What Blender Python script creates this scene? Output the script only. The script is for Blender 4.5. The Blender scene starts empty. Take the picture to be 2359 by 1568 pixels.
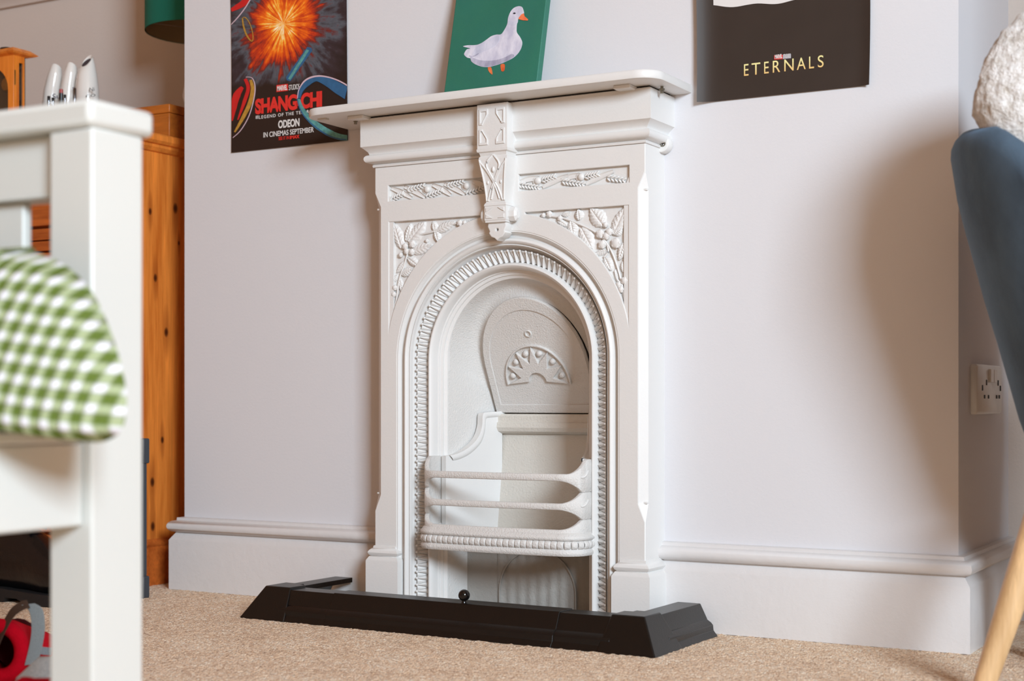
import bpy, bmesh, math, random
from mathutils import Vector, Matrix, noise
random.seed(7)
S = bpy.context.scene
COL = S.collection
PI = math.pi
# ------------------------------------------------------------------ camera
F = 3450.0; CX = 1179.5; CY = 922.0; YAW = math.radians(29.5)
CAM = Vector((1.35, -2.613, 0.43))
cd = bpy.data.cameras.new('camera'); cam = bpy.data.objects.new('camera', cd); COL.objects.link(cam)
cam.location = CAM; cam.rotation_euler = (PI/2, 0, YAW)
cd.sensor_width = 36.0; cd.lens = F*36/2359; cd.shift_y = (CY-784)/2359
cd.clip_start = 0.05
cd.dof.use_dof = True; cd.dof.focus_distance = 2.9; cd.dof.aperture_fstop = 4.1
S.camera = cam
S.view_settings.view_transform = 'Standard'; S.view_settings.look = 'None'
S.view_settings.gamma = 1.0; S.view_settings.use_curve_mapping = False
S.view_settings.exposure = 0.0
# ------------------------------------------------------------------ world + lights
W = bpy.data.worlds.new('room_air'); S.world = W; W.use_nodes = True
W.node_tree.nodes['Background'].inputs[0].default_value = (1.0, 0.62, 0.38, 1)
W.node_tree.nodes['Background'].inputs[1].default_value = 0.40
def area(name, loc, target, sx, sy, power, col):
    l = bpy.data.lights.new(name, 'AREA'); l.shape = 'RECTANGLE'; l.size = sx; l.size_y = sy
    l.energy = power; l.color = col
    o = bpy.data.objects.new(name, l); COL.objects.link(o); o.location = loc
    o.rotation_euler = (Vector(target)-Vector(loc)).to_track_quat('-Z', 'Y').to_euler()
    return o
area('window_daylight', (4.55, -4.25, 2.35), (0.0, -.2, 0.45), 1.5, 1.3, 440, (0.75, 0.885, 1.0))
# ------------------------------------------------------------------ helpers
def ray(px, py):
    a = (px-CX)/F; b = -(py-CY)/F; s, c = math.sin(YAW), math.cos(YAW)
    return Vector((-s+c*a, c+s*a, b))
def onY(px, py, y):
    r = ray(px, py); return CAM + r*((y-CAM.y)/r.y)
def onPlane(px, py, P0, N):
    r = ray(px, py); return CAM + r*((P0-CAM).dot(N)/r.dot(N))

def lin(c):
    return tuple(((v/255)/12.92 if v/255 <= 0.04045 else ((v/255+0.055)/1.055)**2.4) for v in c)+(1,)
class NT:
    def __init__(s, name):
        s.m = bpy.data.materials.new(name); s.m.use_nodes = True
        s.t = s.m.node_tree; s.b = s.t.nodes['Principled BSDF']
    def n(s, typ, **k):
        nd = s.t.nodes.new(typ)
        for a, v in k.items():
            if a.startswith('i_'): nd.inputs[int(a[2:]) if a[2:].isdigit() else a[2:]].default_value = v
            else: setattr(nd, a, v)
        return nd
    def l(s, a, b): s.t.links.new(a, b)
    def math(s, op, a, b=None, c=None):
        nd = s.n('ShaderNodeMath', operation=op)
        for i, v in enumerate((a, b, c)):
            if v is None: continue
            if isinstance(v, (int, float)): nd.inputs[i].default_value = v
            else: s.l(v, nd.inputs[i])
        return nd.outputs[0]
    def mix(s, f, a, b):
        nd = s.n('ShaderNodeMix', data_type='RGBA')
        for i, v in ((0, f), (6, a), (7, b)):
            if isinstance(v, (int, float, tuple)): nd.inputs[i].default_value = v
            else: s.l(v, nd.inputs[i])
        return nd.outputs[2]
    def coords(s, scale=(1, 1, 1), rot=(0, 0, 0)):
        tc = s.n('ShaderNodeTexCoord'); mp = s.n('ShaderNodeMapping')
        mp.inputs['Scale'].default_value = scale; mp.inputs['Rotation'].default_value = rot
        s.l(tc.outputs['Object'], mp.inputs[0]); return mp.outputs[0]
    def noise(s, vec, scale, detail=3, rough=.5):
        nd = s.n('ShaderNodeTexNoise'); nd.inputs['Scale'].default_value = scale
        nd.inputs['Detail'].default_value = detail; nd.inputs['Roughness'].default_value = rough
        if vec is not None: s.l(vec, nd.inputs['Vector'])
        return nd.outputs[0]
    def ramp(s, f, stops):
        nd = s.n('ShaderNodeValToRGB'); e = nd.color_ramp.elements
        while len(e) < len(stops): e.new(0.5)
        for el, (p, c) in zip(e, stops): el.position = p; el.color = c
        s.l(f, nd.inputs[0]); return nd.outputs[0]
    def bump(s, h, dist, strength=1.0):
        nd = s.n('ShaderNodeBump'); nd.inputs['Distance'].default_value = dist; nd.inputs['Strength'].default_value = strength
        s.l(h, nd.inputs['Height']); s.l(nd.outputs[0], s.b.inputs['Normal'])
    def col(s, c):
        if isinstance(c, tuple): s.b.inputs['Base Color'].default_value = c
        else: s.l(c, s.b.inputs['Base Color'])
    def set(s, **k):
        for a, v in k.items(): s.b.inputs[a.replace('_', ' ')].default_value = v
        return s
def plain(name, rgb, rough=.5, var=.04, nscale=30, bump=0.0, bscale=200, metal=0.0, spec=.5, coat=0.0):
    t = NT(name); v = t.coords(); c = lin(rgb)
    n = t.noise(v, nscale, 4)
    d = tuple(max(0, x*(1-var*2)) for x in c[:3])+(1,)
    t.col(t.mix(n, d, tuple(min(1, x*(1+var*.6)) for x in c[:3])+(1,)))
    if bump: t.bump(t.noise(v, bscale, 4, .6), bump)
    t.set(Roughness=rough, Metallic=metal); t.b.inputs['Specular IOR Level'].default_value = spec
    t.b.inputs['Coat Weight'].default_value = coat
    return t.m
M = {}
M['wall'] = plain('wall_paint', (217, 216, 219), .8, .01, 3, .0003, 160, spec=.25)
M['alcove'] = plain('alcove_paint', (212, 202, 194), .85, .01, 3, .0006, 160, spec=.2)
M['iron'] = plain('white_gloss_on_iron', (224, 223, 221), .42, .01, 8, .0003, 200)
M['ironplain'] = plain('white_gloss_relief', (224, 223, 221), .42, .0, 8)
M['ironrough'] = plain('white_gloss_on_rough_casting', (220, 218, 215), .5, .015, 12, .0016, 330)
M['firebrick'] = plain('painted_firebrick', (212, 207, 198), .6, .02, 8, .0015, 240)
M['skirting'] = plain('skirting_gloss', (218, 215, 214), .36, .01, 6, .0009, 60)
M['ceiling'] = plain('ceiling_paint', (190, 160, 130), .9, .01)
M['roomwall'] = plain('warm_room_paint', (158, 116, 86), .85, .02)
M['black'] = plain('black_painted_steel', (9, 8, 8), .33, .08, 20, .0003, 300)
M['blackball'] = plain('black_gloss_knob', (14, 12, 12), .15, .02)
M['ashpaint'] = plain('shade_toned_white_paint', (166, 162, 156), .7, .05, 14, .0012, 160)  # white paint darkened to carry the shade of the ash pit
M['gap'] = plain('near_black_brown', (32, 24, 18), .9)  # near-black brown for gaps, slots, the catch and the hearth base
M['screw'] = plain('zinc_screw', (150, 145, 130), .35, .1, 60, metal=.9)
M['brass'] = plain('brass', (190, 150, 80), .3, .1, 60, metal=.9)
M['chairpaint'] = plain('white_satin_furniture_paint', (212, 214, 210), .35, .01, 6)
M['leather'] = plain('black_polished_leather', (9, 10, 14), .26, .1, 25, .001, 60, coat=.1)
M['sole'] = plain('black_rubber', (24, 25, 28), .6, .1)
M['casing'] = plain('dark_grey_plastic', (52, 58, 66), .5, .05)
M['vase'] = plain('cream_glazed_ceramic', (232, 230, 225), .12, .02, 10, coat=.3)
M['navy'] = plain('navy_print', (40, 44, 90), .5)
M['greyprint'] = plain('grey_print', (120, 125, 125), .5)
M['darkhole'] = plain('dark_mouth', (48, 46, 60), .4)  # dark disc colour, painted for the shade inside the vase mouth
M['felt'] = plain('red_felt', (205, 8, 36), .9, .1, 80, .002, 300, spec=.1)
M['feltin'] = plain('dark_red_lining', (70, 4, 12), .95, .1, 80)
M['strapdark'] = plain('dark_brown_lining', (70, 54, 44), .8)
M['velvet'] = None
M['leg'] = None
M['clearcap'] = plain('black_cap', (18, 18, 22), .3)
M['silver'] = plain('silver_tube', (120, 120, 125), .18, metal=1.0)
M['pink'] = plain('dusky_red_cap', (170, 70, 70), .4)
M['red'] = plain('print_red', (222, 48, 40), .6)
M['white'] = plain('print_white', (225, 222, 220), .6)
M['printgrey'] = plain('print_grey', (170, 170, 178), .6)
M['gold'] = None
M['socket'] = plain('white_moulded_plastic', (226, 222, 216), .3)
M['slot'] = plain('slot_black', (20, 16, 14), .7)

def carpet():
    t = NT('beige_carpet'); v = t.coords()
    vo = t.n('ShaderNodeTexVoronoi'); vo.inputs['Scale'].default_value = 270; vo.inputs['Randomness'].default_value = 1.0; t.l(v, vo.inputs['Vector'])
    sp = t.n('ShaderNodeSeparateColor'); t.l(vo.outputs['Color'], sp.inputs[0])
    a = t.noise(v, 700, 3, .7); b = t.noise(v, 11, 4, .6)
    m = t.math('ADD', t.math('MULTIPLY', a, .40), t.math('ADD', t.math('MULTIPLY', b, .28), t.math('MULTIPLY', sp.outputs[0], .32)))
    t.col(t.ramp(m, [(.30, lin((196, 156, 122))), (.5, lin((250, 214, 176))), (.70, lin((255, 240, 218)))]))
    t.bump(t.math('SUBTRACT', t.math('MULTIPLY', a, .5), vo.outputs['Distance']), .0030); t.set(Roughness=.95); t.b.inputs['Specular IOR Level'].default_value = .1
    t.b.inputs['Sheen Weight'].default_value = .2
    return t.m
M['carpet'] = carpet()
def pine(name, rgb1, rgb2, axis='Z', knots=(), dark=(70, 28, 8)):
    t = NT(name); sc = {'Z': (14, 14, 1.0), 'X': (1.0, 14, 14)}[axis]
    v = t.coords(sc); n = t.noise(v, 3.2, 6, .62)
    v2 = t.coords((sc[0]*5, sc[1]*5, sc[2]*3)); n2 = t.noise(v2, 4, 3)
    f = t.math('ADD', t.math('MULTIPLY', n, .75), t.math('MULTIPLY', n2, .25))
    c = t.ramp(f, [(.34, lin(rgb1)), (.52, lin(rgb2)), (.66, lin(tuple(min(255, int(x*1.12)) for x in rgb2)))])
    if knots:
        tc = t.n('ShaderNodeTexCoord'); sp = t.n('ShaderNodeSeparateXYZ'); t.l(tc.outputs['Object'], sp.inputs[0])
        for (ky, kz, kr) in knots:
            dy = t.math('MULTIPLY', t.math('SUBTRACT', sp.outputs[1], ky), 1/kr)
            dz = t.math('MULTIPLY', t.math('SUBTRACT', sp.outputs[2], kz), .62/kr)
            d = t.math('SQRT', t.math('ADD', t.math('MULTIPLY', dy, dy), t.math('MULTIPLY', dz, dz)))
            f1 = t.math('SUBTRACT', 1.0, t.math('SMOOTH_MIN', t.math('POWER', d, 3.0), 1.0, .3))
            dz2 = t.math('MULTIPLY', dz, .3)
            d2 = t.math('ADD', t.math('MULTIPLY', dy, dy), t.math('MULTIPLY', dz2, dz2))
            f2 = t.math('MULTIPLY', t.math('SUBTRACT', 1.0, t.math('MINIMUM', t.math('MULTIPLY', d2, .35), 1.0)), .55)
            c = t.mix(f2, c, lin((140, 62, 18))); c = t.mix(t.math('MAXIMUM', f1, 0.0), c, lin(dark))
    t.col(c); t.set(Roughness=.38); t.bump(f, .0008)
    t.b.inputs['Coat Weight'].default_value = .15
    return t.m

def finish(me, smooth=True, ang=35):
    if smooth:
        me.polygons.foreach_set('use_smooth', [True]*len(me.polygons))
        me.set_sharp_from_angle(angle=math.radians(ang))
    me.update()
def wpos(o):
    p = Vector((0, 0, 0))
    while o is not None: p += o.location; o = o.parent
    return p
def obj(name, bm, mat, parent=None, smooth=True, ang=35, loc=None, bevel=0):
    """bm holds world coordinates; the object's origin goes to loc (or its parent's origin)."""
    if isinstance(bm, bmesh.types.BMesh):
        me = bpy.data.meshes.new(name)
        bmesh.ops.recalc_face_normals(bm, faces=bm.faces)
        bm.to_mesh(me); bm.free()
    else: me = bm
    o = bpy.data.objects.new(name, me); COL.objects.link(o)
    org = Vector(loc) if loc is not None else (wpos(parent) if parent else Vector((0, 0, 0)))
    me.transform(Matrix.Translation(-org))
    if parent: o.parent = parent; o.location = org - wpos(parent)
    else: o.location = org
    if mat is not None: me.materials.append(M[mat] if isinstance(mat, str) else mat)
    finish(me, smooth, ang)
    if bevel:
        b = o.modifiers.new('bevel', 'BEVEL'); b.width = bevel; b.segments = 2; b.limit_method = 'ANGLE'; b.angle_limit = math.radians(40)
    return o
def inst(src, parent, mat_world, name=None):
    o = src.copy(); COL.objects.link(o); o.parent = parent
    o.matrix_basis = Matrix.Translation(-wpos(parent)) @ mat_world
    return o
def thing(name, label, cat, loc, group=None):
    o = bpy.data.objects.new(name, None); COL.objects.link(o); o.location = loc; o.empty_display_size = .05
    return tag(o, label, cat, group)
def tag(o, label, cat, group=None):
    o['label'] = label; o['category'] = cat
    if group: o['group'] = group
    return o
def struct(o): o['kind'] = 'structure'; return o
def BM(): return bmesh.new()
def box(bm, x0, x1, y0, y1, z0, z1, mat=None):
    vs = [bm.verts.new((x, y, z)) for x in (x0, x1) for y in (y0, y1) for z in (z0, z1)]
    if mat is not None:
        for v in vs: v.co = mat @ v.co
    for f in ((0, 1, 3, 2), (4, 6, 7, 5), (0, 4, 5, 1), (2, 3, 7, 6), (0, 2, 6, 4), (1, 5, 7, 3)):
        bm.faces.new([vs[i] for i in f])
    return bm
def prism(bm, pts, fn0, fn1):
    """closed polygon pts (a,b) -> two caps through fn0/fn1 and side walls"""
    a = [bm.verts.new(fn0(*p)) for p in pts]; b = [bm.verts.new(fn1(*p)) for p in pts]
    n = len(pts); bm.faces.new(a); bm.faces.new(b[::-1])
    for i in range(n): bm.faces.new((a[i], b[i], b[(i+1) % n], a[(i+1) % n]))
    return bm
def grid(bm, rows, closeu=False, closev=False, cap=False):
    vv = [[bm.verts.new(p) for p in r] for r in rows]; nu = len(vv); nv = len(vv[0])
    for i in range(nu if closeu else nu-1):
        for j in range(nv if closev else nv-1):
            try: bm.faces.new((vv[i][j], vv[(i+1) % nu][j], vv[(i+1) % nu][(j+1) % nv], vv[i][(j+1) % nv]))
            except ValueError: pass
    if cap and closev:
        bm.faces.new(vv[0][::-1]); bm.faces.new(vv[-1])
    return bm
def tube(bm, pts, r, n=8, radii=None):
    pts = [Vector(p) for p in pts]; rows = []
    for i, p in enumerate(pts):
        d = (pts[min(i+1, len(pts)-1)]-pts[max(i-1, 0)]).normalized()
        u = d.cross(Vector((0, 0, 1)) if abs(d.z) < .9 else Vector((1, 0, 0))).normalized(); w = d.cross(u)
        rr = radii[i] if radii else r
        rows.append([p+u*math.cos(2*PI*k/n)*rr+w*math.sin(2*PI*k/n)*rr for k in range(n)])
    return grid(bm, rows, closev=True, cap=True)
def lathe(bm, c, prof, n=32, fn=None):
    """prof: (r,z)"""
    rows = []
    for r, z in prof:
        rows.append([Vector((c[0]+r*math.cos(2*PI*k/n), c[1]+r*math.sin(2*PI*k/n), c[2]+z)) for k in range(n)])
    if fn: rows = [[fn(p) for p in rw] for rw in rows]
    return grid(bm, rows, closev=True, cap=True)
def ball(bm, c, r, sx=1, sy=1, sz=1, seg=12, rot=None):
    m = Matrix.Translation(c) @ (rot.to_4x4() if rot else Matrix()) @ Matrix.Diagonal((sx*r, sy*r, sz*r, 1))
    bmesh.ops.create_uvsphere(bm, u_segments=seg, v_segments=max(6, seg//2), radius=1, matrix=m)
    return bm
def smoothline(pts, n=8, closed=False):
    P = [Vector(p) for p in pts]; out = []; m = len(P)
    for i in range(m if closed else m-1):
        if closed: a, b, c, d = P[i-1], P[i], P[(i+1) % m], P[(i+2) % m]
        else: a, b, c, d = P[max(i-1, 0)], P[i], P[i+1], P[min(i+2, m-1)]
        for k in range(n):
            t = k/n; t2 = t*t; t3 = t2*t
            out.append(.5*((2*b)+(c-a)*t+(2*a-5*b+4*c-d)*t2+(3*b-a-3*c+d)*t3))
    if not closed: out.append(P[-1])
    return out
def plate(loops, y0, y1, bevel=0.0):
    """2D loops in (x,z), the first the outline and the others holes -> solid from y0 (front) to y1"""
    cu = bpy.data.curves.new('tmp', 'CURVE'); cu.dimensions = '2D'; cu.fill_mode = 'BOTH'
    for lp in loops:
        sp = cu.splines.new('POLY'); sp.points.add(len(lp)-1); sp.use_cyclic_u = True
        for i, p in enumerate(lp): sp.points[i].co = (p[0], p[1], 0, 1)
    th = abs(y1-y0); cu.extrude = max(th/2-bevel, 1e-5); cu.bevel_depth = bevel; cu.offset = -bevel; cu.bevel_resolution = 1
    return conv(cu, Matrix.Translation((0, (y0+y1)/2, 0)) @ Matrix.Rotation(PI/2, 4, 'X'))
def conv(cu, mat):
    o = bpy.data.objects.new('tmp', cu); COL.objects.link(o)
    dg = bpy.context.evaluated_depsgraph_get(); dg.update()
    me = bpy.data.meshes.new_from_object(o.evaluated_get(dg)); bpy.data.objects.remove(o)
    me.transform(mat); me.materials.clear(); return me
def text(s, x0, x1, z0, z1, y, bold=0.0, rise=0.0, space=1.0, th=.0003):
    """text stretched to a box in the plane y, standing th proud; rise = z gain over its width"""
    cu = bpy.data.curves.new('tmp', 'FONT'); cu.body = s; cu.size = 1; cu.offset = bold; cu.space_character = space; cu.extrude = .001
    me = conv(cu, Matrix())
    xs = [v.co.x for v in me.vertices]; zs = [v.co.y for v in me.vertices]
    a, b, c, d = min(xs), max(xs), min(zs), max(zs)
    for v in me.vertices:
        u = (v.co.x-a)/(b-a); w = (v.co.y-c)/(d-c)
        v.co = Vector((x0+u*(x1-x0), y-(th if v.co.z > 0 else 0), z0+w*(z1-z0)+rise*u))
    return me
def strip_profile(path, prof, closed=False):
    """mitred sweep: path (x,y) points, prof (o,z) with o to the right-hand side of travel"""
    P = [Vector(p) for p in path]; n = len(P); rows = []
    for i in range(n):
        ds = []
        if i > 0: ds.append((P[i]-P[i-1]).normalized())
        if i < n-1: ds.append((P[i+1]-P[i]).normalized())
        ns = [Vector((d.y, -d.x)) for d in ds]
        if len(ns) == 2:
            m = (ns[0]+ns[1]).normalized(); k = 1/max(.3, m.dot(ns[0]))
        else: m = ns[0]; k = 1
        rows.append([(P[i].x+m.x*o*k, P[i].y+m.y*o*k, z) for o, z in prof])
    bm = BM(); grid(bm, rows, closev=True, cap=True); return bm

# ================================================================== ROOM
BL, BR = -.989, .7516          # chimney breast sides
YB = .42                       # alcove back wall
def flo():
    bm = BM()
    x0, x1, y0, y1 = -1.35, 1.0, -1.25, .1; st = .0055
    nx = int((x1-x0)/st); ny = int((y1-y0)/st); rows = []
    for j in range(ny+1):
        r = []
        for i in range(nx+1):
            e = min(i, j, nx-i, ny-j)
            h = 0 if e == 0 else (random.random()-.6)*.0026
            r.append((x0+(x1-x0)*i/nx, y0+(y1-y0)*j/ny, h))
        rows.append(r)
    grid(bm, rows)
    for a in ((-2.3, x0, -5.2, .6), (x1, 4.82, -5.2, .6), (x0, x1, -5.2, y0), (x0, x1, y1, .6)):
        bm.faces.new([bm.verts.new((x, y, 0)) for x, y in ((a[0], a[2]), (a[1], a[2]), (a[1], a[3]), (a[0], a[3]))])
    return bm
struct(obj('floor', flo(), 'carpet'))
# the breast is four blocks round the opening so that the recess is real
b = BM(); X0 = -.0985; SZ = .511
box(b, BL, X0-.20, 0, YB, 0, 3.4); box(b, X0+.20, BR, 0, YB, 0, 3.4); box(b, X0-.20, X0+.20, 0, YB, .76, 3.4); box(b, X0-.20, X0+.20, .2, YB, 0, .76)
bmesh.ops.remove_doubles(b, verts=b.verts, dist=1e-5)
struct(obj('wall_chimney_breast', b, 'wall', smooth=False))
b = BM(); box(b, -2.3, 4.9, YB, YB+.1, 0, 3.4); struct(obj('wall_back', b, 'alcove', smooth=False))
b = BM(); box(b, -2.3, -2.2, -5.2, YB, 0, 3.4); struct(obj('wall_left', b, 'roomwall', smooth=False))
b = BM()
for a in ((-5.2, -5.0, 0, 3.4), (-3.2, YB, 0, 3.4), (-5.0, -3.2, 0, 1.6)): box(b, 4.8, 4.9, *a)
box(b, 1.9, 2.0, -.92, YB, 0, 3.4); box(b, 2.0, 4.8, -.92, -.82, 0, 3.4)  # unseen inner wall and return, added to shade the right alcove
struct(obj('wall_right_and_blocker', b, 'roomwall', smooth=False))
b = BM(); box(b, -2.3, 4.9, -5.2, YB+.1, 3.4, 3.46); struct(obj('ceiling', b, 'ceiling', smooth=False))
# picture rail on the alcove wall
PRZ = 1.556
b = strip_profile([(-2.2, YB), (BL, YB)], [(0, PRZ), (.012, PRZ), (.016, PRZ+.012), (.024, PRZ+.02), (.024, PRZ+.034), (.01, PRZ+.042), (0, PRZ+.046)])
struct(obj('trim_1', b, 'alcove'))
# skirting
SK = [(0, 0), (.025, 0), (.025, .112), (.0235, .1145), (.0135, .129), (.0145, .1305)]
for k in range(0, 9):
    a = -PI/2+PI*k/8; SK.append((.0165+.0125*math.cos(a)*1.0, .1435+.0125*math.sin(a)))
SK += [(.0125, .157), (.012, .163), (.0, .1645)]
b = strip_profile([(BL, YB), (BL, 0), (X0-.300, 0)], SK); struct(obj('baseboard_left', b, 'skirting', ang=50))
b = strip_profile([(X0+.3, 0), (BR, 0), (BR, YB)], SK); struct(obj('baseboard_right', b, 'skirting', ang=50))
b = strip_profile([(-2.2, YB), (BL, YB)], SK); struct(obj('baseboard_back', b, 'skirting', ang=50))

# ================================================================== FIREPLACE
FP = thing('fireplace', 'white painted cast iron fireplace with arched opening and floral reliefs', 'fireplace', (X0, 0, 0))
YF = -.088
HW, HN = .3015, .288
def Xr(v): return X0+v
def halfw(z):
    pts = [(0, HW), (.205, HW), (.238, HN), (.245, HN), (.818, HN), (.824, HN), (.852, HW), (1.0, HW)]
    for (a, p), (c, q) in zip(pts, pts[1:]):
        if a <= z <= c: return p+(q-p)*(z-a)/(c-a)
    return HW
zs = [.0, .205, .238, .245, .818, .824, .852, .905]
# arch hole outline, r about (X0,SZ)
def archloop(r, z0=0.0, n=64, rz=None):
    rz = rz or r
    return [(Xr(-r), z0)]+[(Xr(-r*math.cos(PI*k/n)), SZ+rz*math.sin(PI*k/n)) for k in range(n+1)]+[(Xr(r), z0)]
RA = .2485
outl = [(Xr(-halfw(z)), z) for z in zs]+[(Xr(halfw(z)), z) for z in zs[::-1]]
# one outline that walks round the opening too (open to the floor)
ar = archloop(RA)
front = outl+[(p[0], p[1]) for p in ar[::-1]]
def sploop(sgn):
    pts = []
    rx, rz = .2745, .283
    th0 = math.acos(.268/rx); th1 = math.acos(.048/rx)
    for k in range(25):
        th = th0+(th1-th0)*k/24; pts.append((Xr(sgn*rx*math.cos(th)), SZ+rz*math.sin(th)))
    pts += [(Xr(sgn*.048), .7925), (Xr(sgn*.268), .7925)]
    return pts
def wploop(sgn): return [(Xr(sgn*.034), .8345), (Xr(sgn*.2695), .8345), (Xr(sgn*.2695), .8668), (Xr(sgn*.034), .8668)]
me = plate([front, sploop(-1), sploop(1), wploop(-1), wploop(1)], YF, YF+.012, .0012)
obj('front_plate', me, 'iron', FP, ang=30)
# recessed ground behind the carved panels
YR = YF+.009
for sg in (-1, 1):
    obj('panel_ground', plate([[(Xr(sg*.03), .82), (Xr(sg*.28), .82), (Xr(sg*.28), .88), (Xr(sg*.03), .88)]], YR, YR+.003), 'iron', FP)
# chamfered stiles (body sides)
for sg in (-1, 1):
    b = BM(); rows = []
    for z in zs:
        h = halfw(z); yc = YF+(HW-h)*.95+.0012
        rows.append([(Xr(sg*(HW+.0006)), 0, z), (Xr(sg*(HW+.0006)), yc+.0008, z), (Xr(sg*(h-.0012)), YF+.0012, z), (Xr(sg*(h-.03)), YF+.002, z), (Xr(sg*(h-.03)), 0, z)])
    grid(b, rows, closev=True, cap=True); obj('stile', b, 'iron', FP, ang=25)
    # little stop ledges at the ends of each chamfer
    for z in (.2385, .8185):
        b = BM(); box(b, min(Xr(sg*.2885), Xr(sg*.3022)), max(Xr(sg*.2885), Xr(sg*.3022)), -.0795, -.058, z, z+.004); obj('chamfer_stop', b, 'iron', FP, bevel=.0008)
# header body between the stiles above the arch
# carved spandrels ---------------------------------------------------
def leafmesh():
    b = BM(); rows = []; NU, NV = 26, 12
    for i in range(NU+1):
        u = i/NU; w = .5*(math.sin(PI*min(1, u*1.02))**.62)*(1-.25*u) if 0 < u < 1 else 0.0
        w *= 1+.05*math.sin(u*PI*11)
        r = []
        for j in range(NV+1):
            v = -1+2*j/NV; av = abs(v)
            dome = (1-av**2.2)*.75+.25
            vein = .16*math.cos((u*6.5-av*1.5)*2*PI)*min(1, av*3)*(1-av*.4)
            rib = -.35*math.exp(-(v*7)**2)*(1-u*.5)
            h = (dome+vein+rib)*(.75+.25*math.sin(PI*u)) if av < .999 else 0.0
            if u in (0, 1): h = 0
            r.append((u, -max(0, h), v*w))
        rows.append(r)
    grid(b, rows); me = bpy.data.meshes.new('leaf'); bm_ = b; bmesh.ops.recalc_face_normals(bm_, faces=bm_.faces); bm_.to_mesh(me); bm_.free()
    me.materials.append(M['ironplain']); finish(me, True, 60); return me
LEAF = leafmesh()
def leaf(parent, b0, tip, wid, h=.0052, y=YR):
    d = tip-b0; L = d.length; a = math.atan2(d.z, d.x)
    o = bpy.data.objects.new('leaf', LEAF); COL.objects.link(o); o.parent = parent
    o.matrix_basis = Matrix.Translation(Vector((b0.x, y, b0.z))-wpos(parent)) @ Matrix.Rotation(-a, 4, 'Y') @ Matrix.Diagonal((L, h, wid, 1))
def berrymesh():
    b = BM(); ball(b, (0, 0, 0), 1, seg=14)
    for k in range(5):
        a = 2*PI*k/5; ball(b, (math.cos(a)*.62, -.35, math.sin(a)*.62), .42, seg=8)
    me = bpy.data.meshes.new('berry'); b.to_mesh(me); b.free(); me.materials.append(M['ironplain']); finish(me, True, 60); return me
BERRY = berrymesh()
def berry(parent, c, r, y=YR):
    o = bpy.data.objects.new('berry', BERRY); COL.objects.link(o); o.parent = parent
    o.matrix_basis = Matrix.Translation(Vector((c.x, y-.0035, c.z))-wpos(parent)) @ Matrix.Diagonal((r, min(r, .006), r, 1))
def cropper(ox, oy, sc): return lambda x, y: onY(ox+x/sc, oy+y/sc, YF+.004)
cl = cropper(880, 490, 5.057); cr = cropper(1230, 460, 5.226)
def pxm(sc): return 1/sc*.00095
for sg, cp, sc, leaves, berries, stems in (
    (-1, cl, 5.057,
     [((225, 420), (135, 120), 150), ((300, 345), (500, 100), 190), ((275, 330), (330, 120), 110), ((610, 215), (590, 92), 100), ((625, 215), (845, 100), 125), ((615, 205), (655, 345), 105),
      ((330, 455), (585, 370), 150), ((290, 520), (430, 625), 110), ((255, 560), (165, 700), 90), ((215, 720), (360, 650), 120), ((195, 760), (235, 955), 75), ((170, 720), (110, 820), 70), ((905, 130), (1060, 75), 40)],
     [((350, 365), 40), ((268, 390), 36), ((345, 455), 36), ((215, 490), 28), ((285, 450), 34), ((148, 872), 32), ((135, 950), 30), ((905, 118), 36), ((960, 115), 26), ((500, 520), 16), ((465, 545), 16), ((520, 325), 22)],
     [[(300, 450), (255, 600), (195, 780), (165, 1000), (130, 1150)], [(350, 330), (420, 260), (600, 215), (760, 150), (900, 110)]]),
    (1, cr, 5.226,
     [((835, 320), (670, 95), 215), ((950, 430), (1105, 75), 190), ((960, 420), (1060, 330), 120), ((1080, 510), (1020, 730), 120), ((1010, 560), (1110, 640), 90), ((540, 245), (530, 108), 125), ((440, 250), (475, 425), 150), ((560, 330), (700, 590), 190), ((875, 610), (718, 655), 85), ((850, 690), (930, 850), 130),
      ((1065, 735), (1075, 885), 95), ((330, 185), (435, 150), 75), ((270, 235), (400, 320), 80), ((120, 170), (215, 165), 50), ((975, 830), (1010, 1010), 30)],
     [((795, 410), 48), ((820, 538), 46), ((870, 435), 42), ((985, 520), 56), ((905, 385), 40), ((1090, 972), 42), ((1020, 1020), 32), ((1048, 1078), 36), ((312, 222), 30), ((185, 172), 36), ((112, 185), 26), ((860, 300), 30)],
     [[(110, 185), (210, 195), (350, 220), (560, 300), (760, 405), (870, 520), (960, 690), (1040, 950), (1098, 1240)], [(875, 530), (890, 620), (840, 690)], [(970, 850), (1000, 960), (1060, 1010)]])):
    b = plate([[(Xr(sg*.03), .545), (Xr(sg*.28), .545), (Xr(sg*.28), .80), (Xr(sg*.03), .80)]], YR, YR+.003)
    # the ground is cut back to stay clear of the arch opening
    pts = [(Xr(sg*.28), .545)]+[(Xr(sg*.2665*math.cos(t)), SZ+.276*math.sin(t)) for t in [math.radians(8+4*k) for k in range(19)]]+[(Xr(sg*.03), .80), (Xr(sg*.28), .80)]
    sp = obj('spandrel_panel', plate([pts], YR, YR+.003), 'iron', FP)
    for a, c, w in leaves: leaf(sp, cp(*a), cp(*c), w*pxm(sc), .0066 if w > 100 else .005)
    for c, r in berries: berry(sp, cp(*c), r*pxm(sc))
    for st in stems:
        b = BM(); pts = smoothline([Vector((*cp(*p).xz, 0)) for p in st], 5)
        tube(b, [(p.x, YR-.003, p.y) for p in pts], .0022, 6); obj('stem', b, 'iron', sp)
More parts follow.
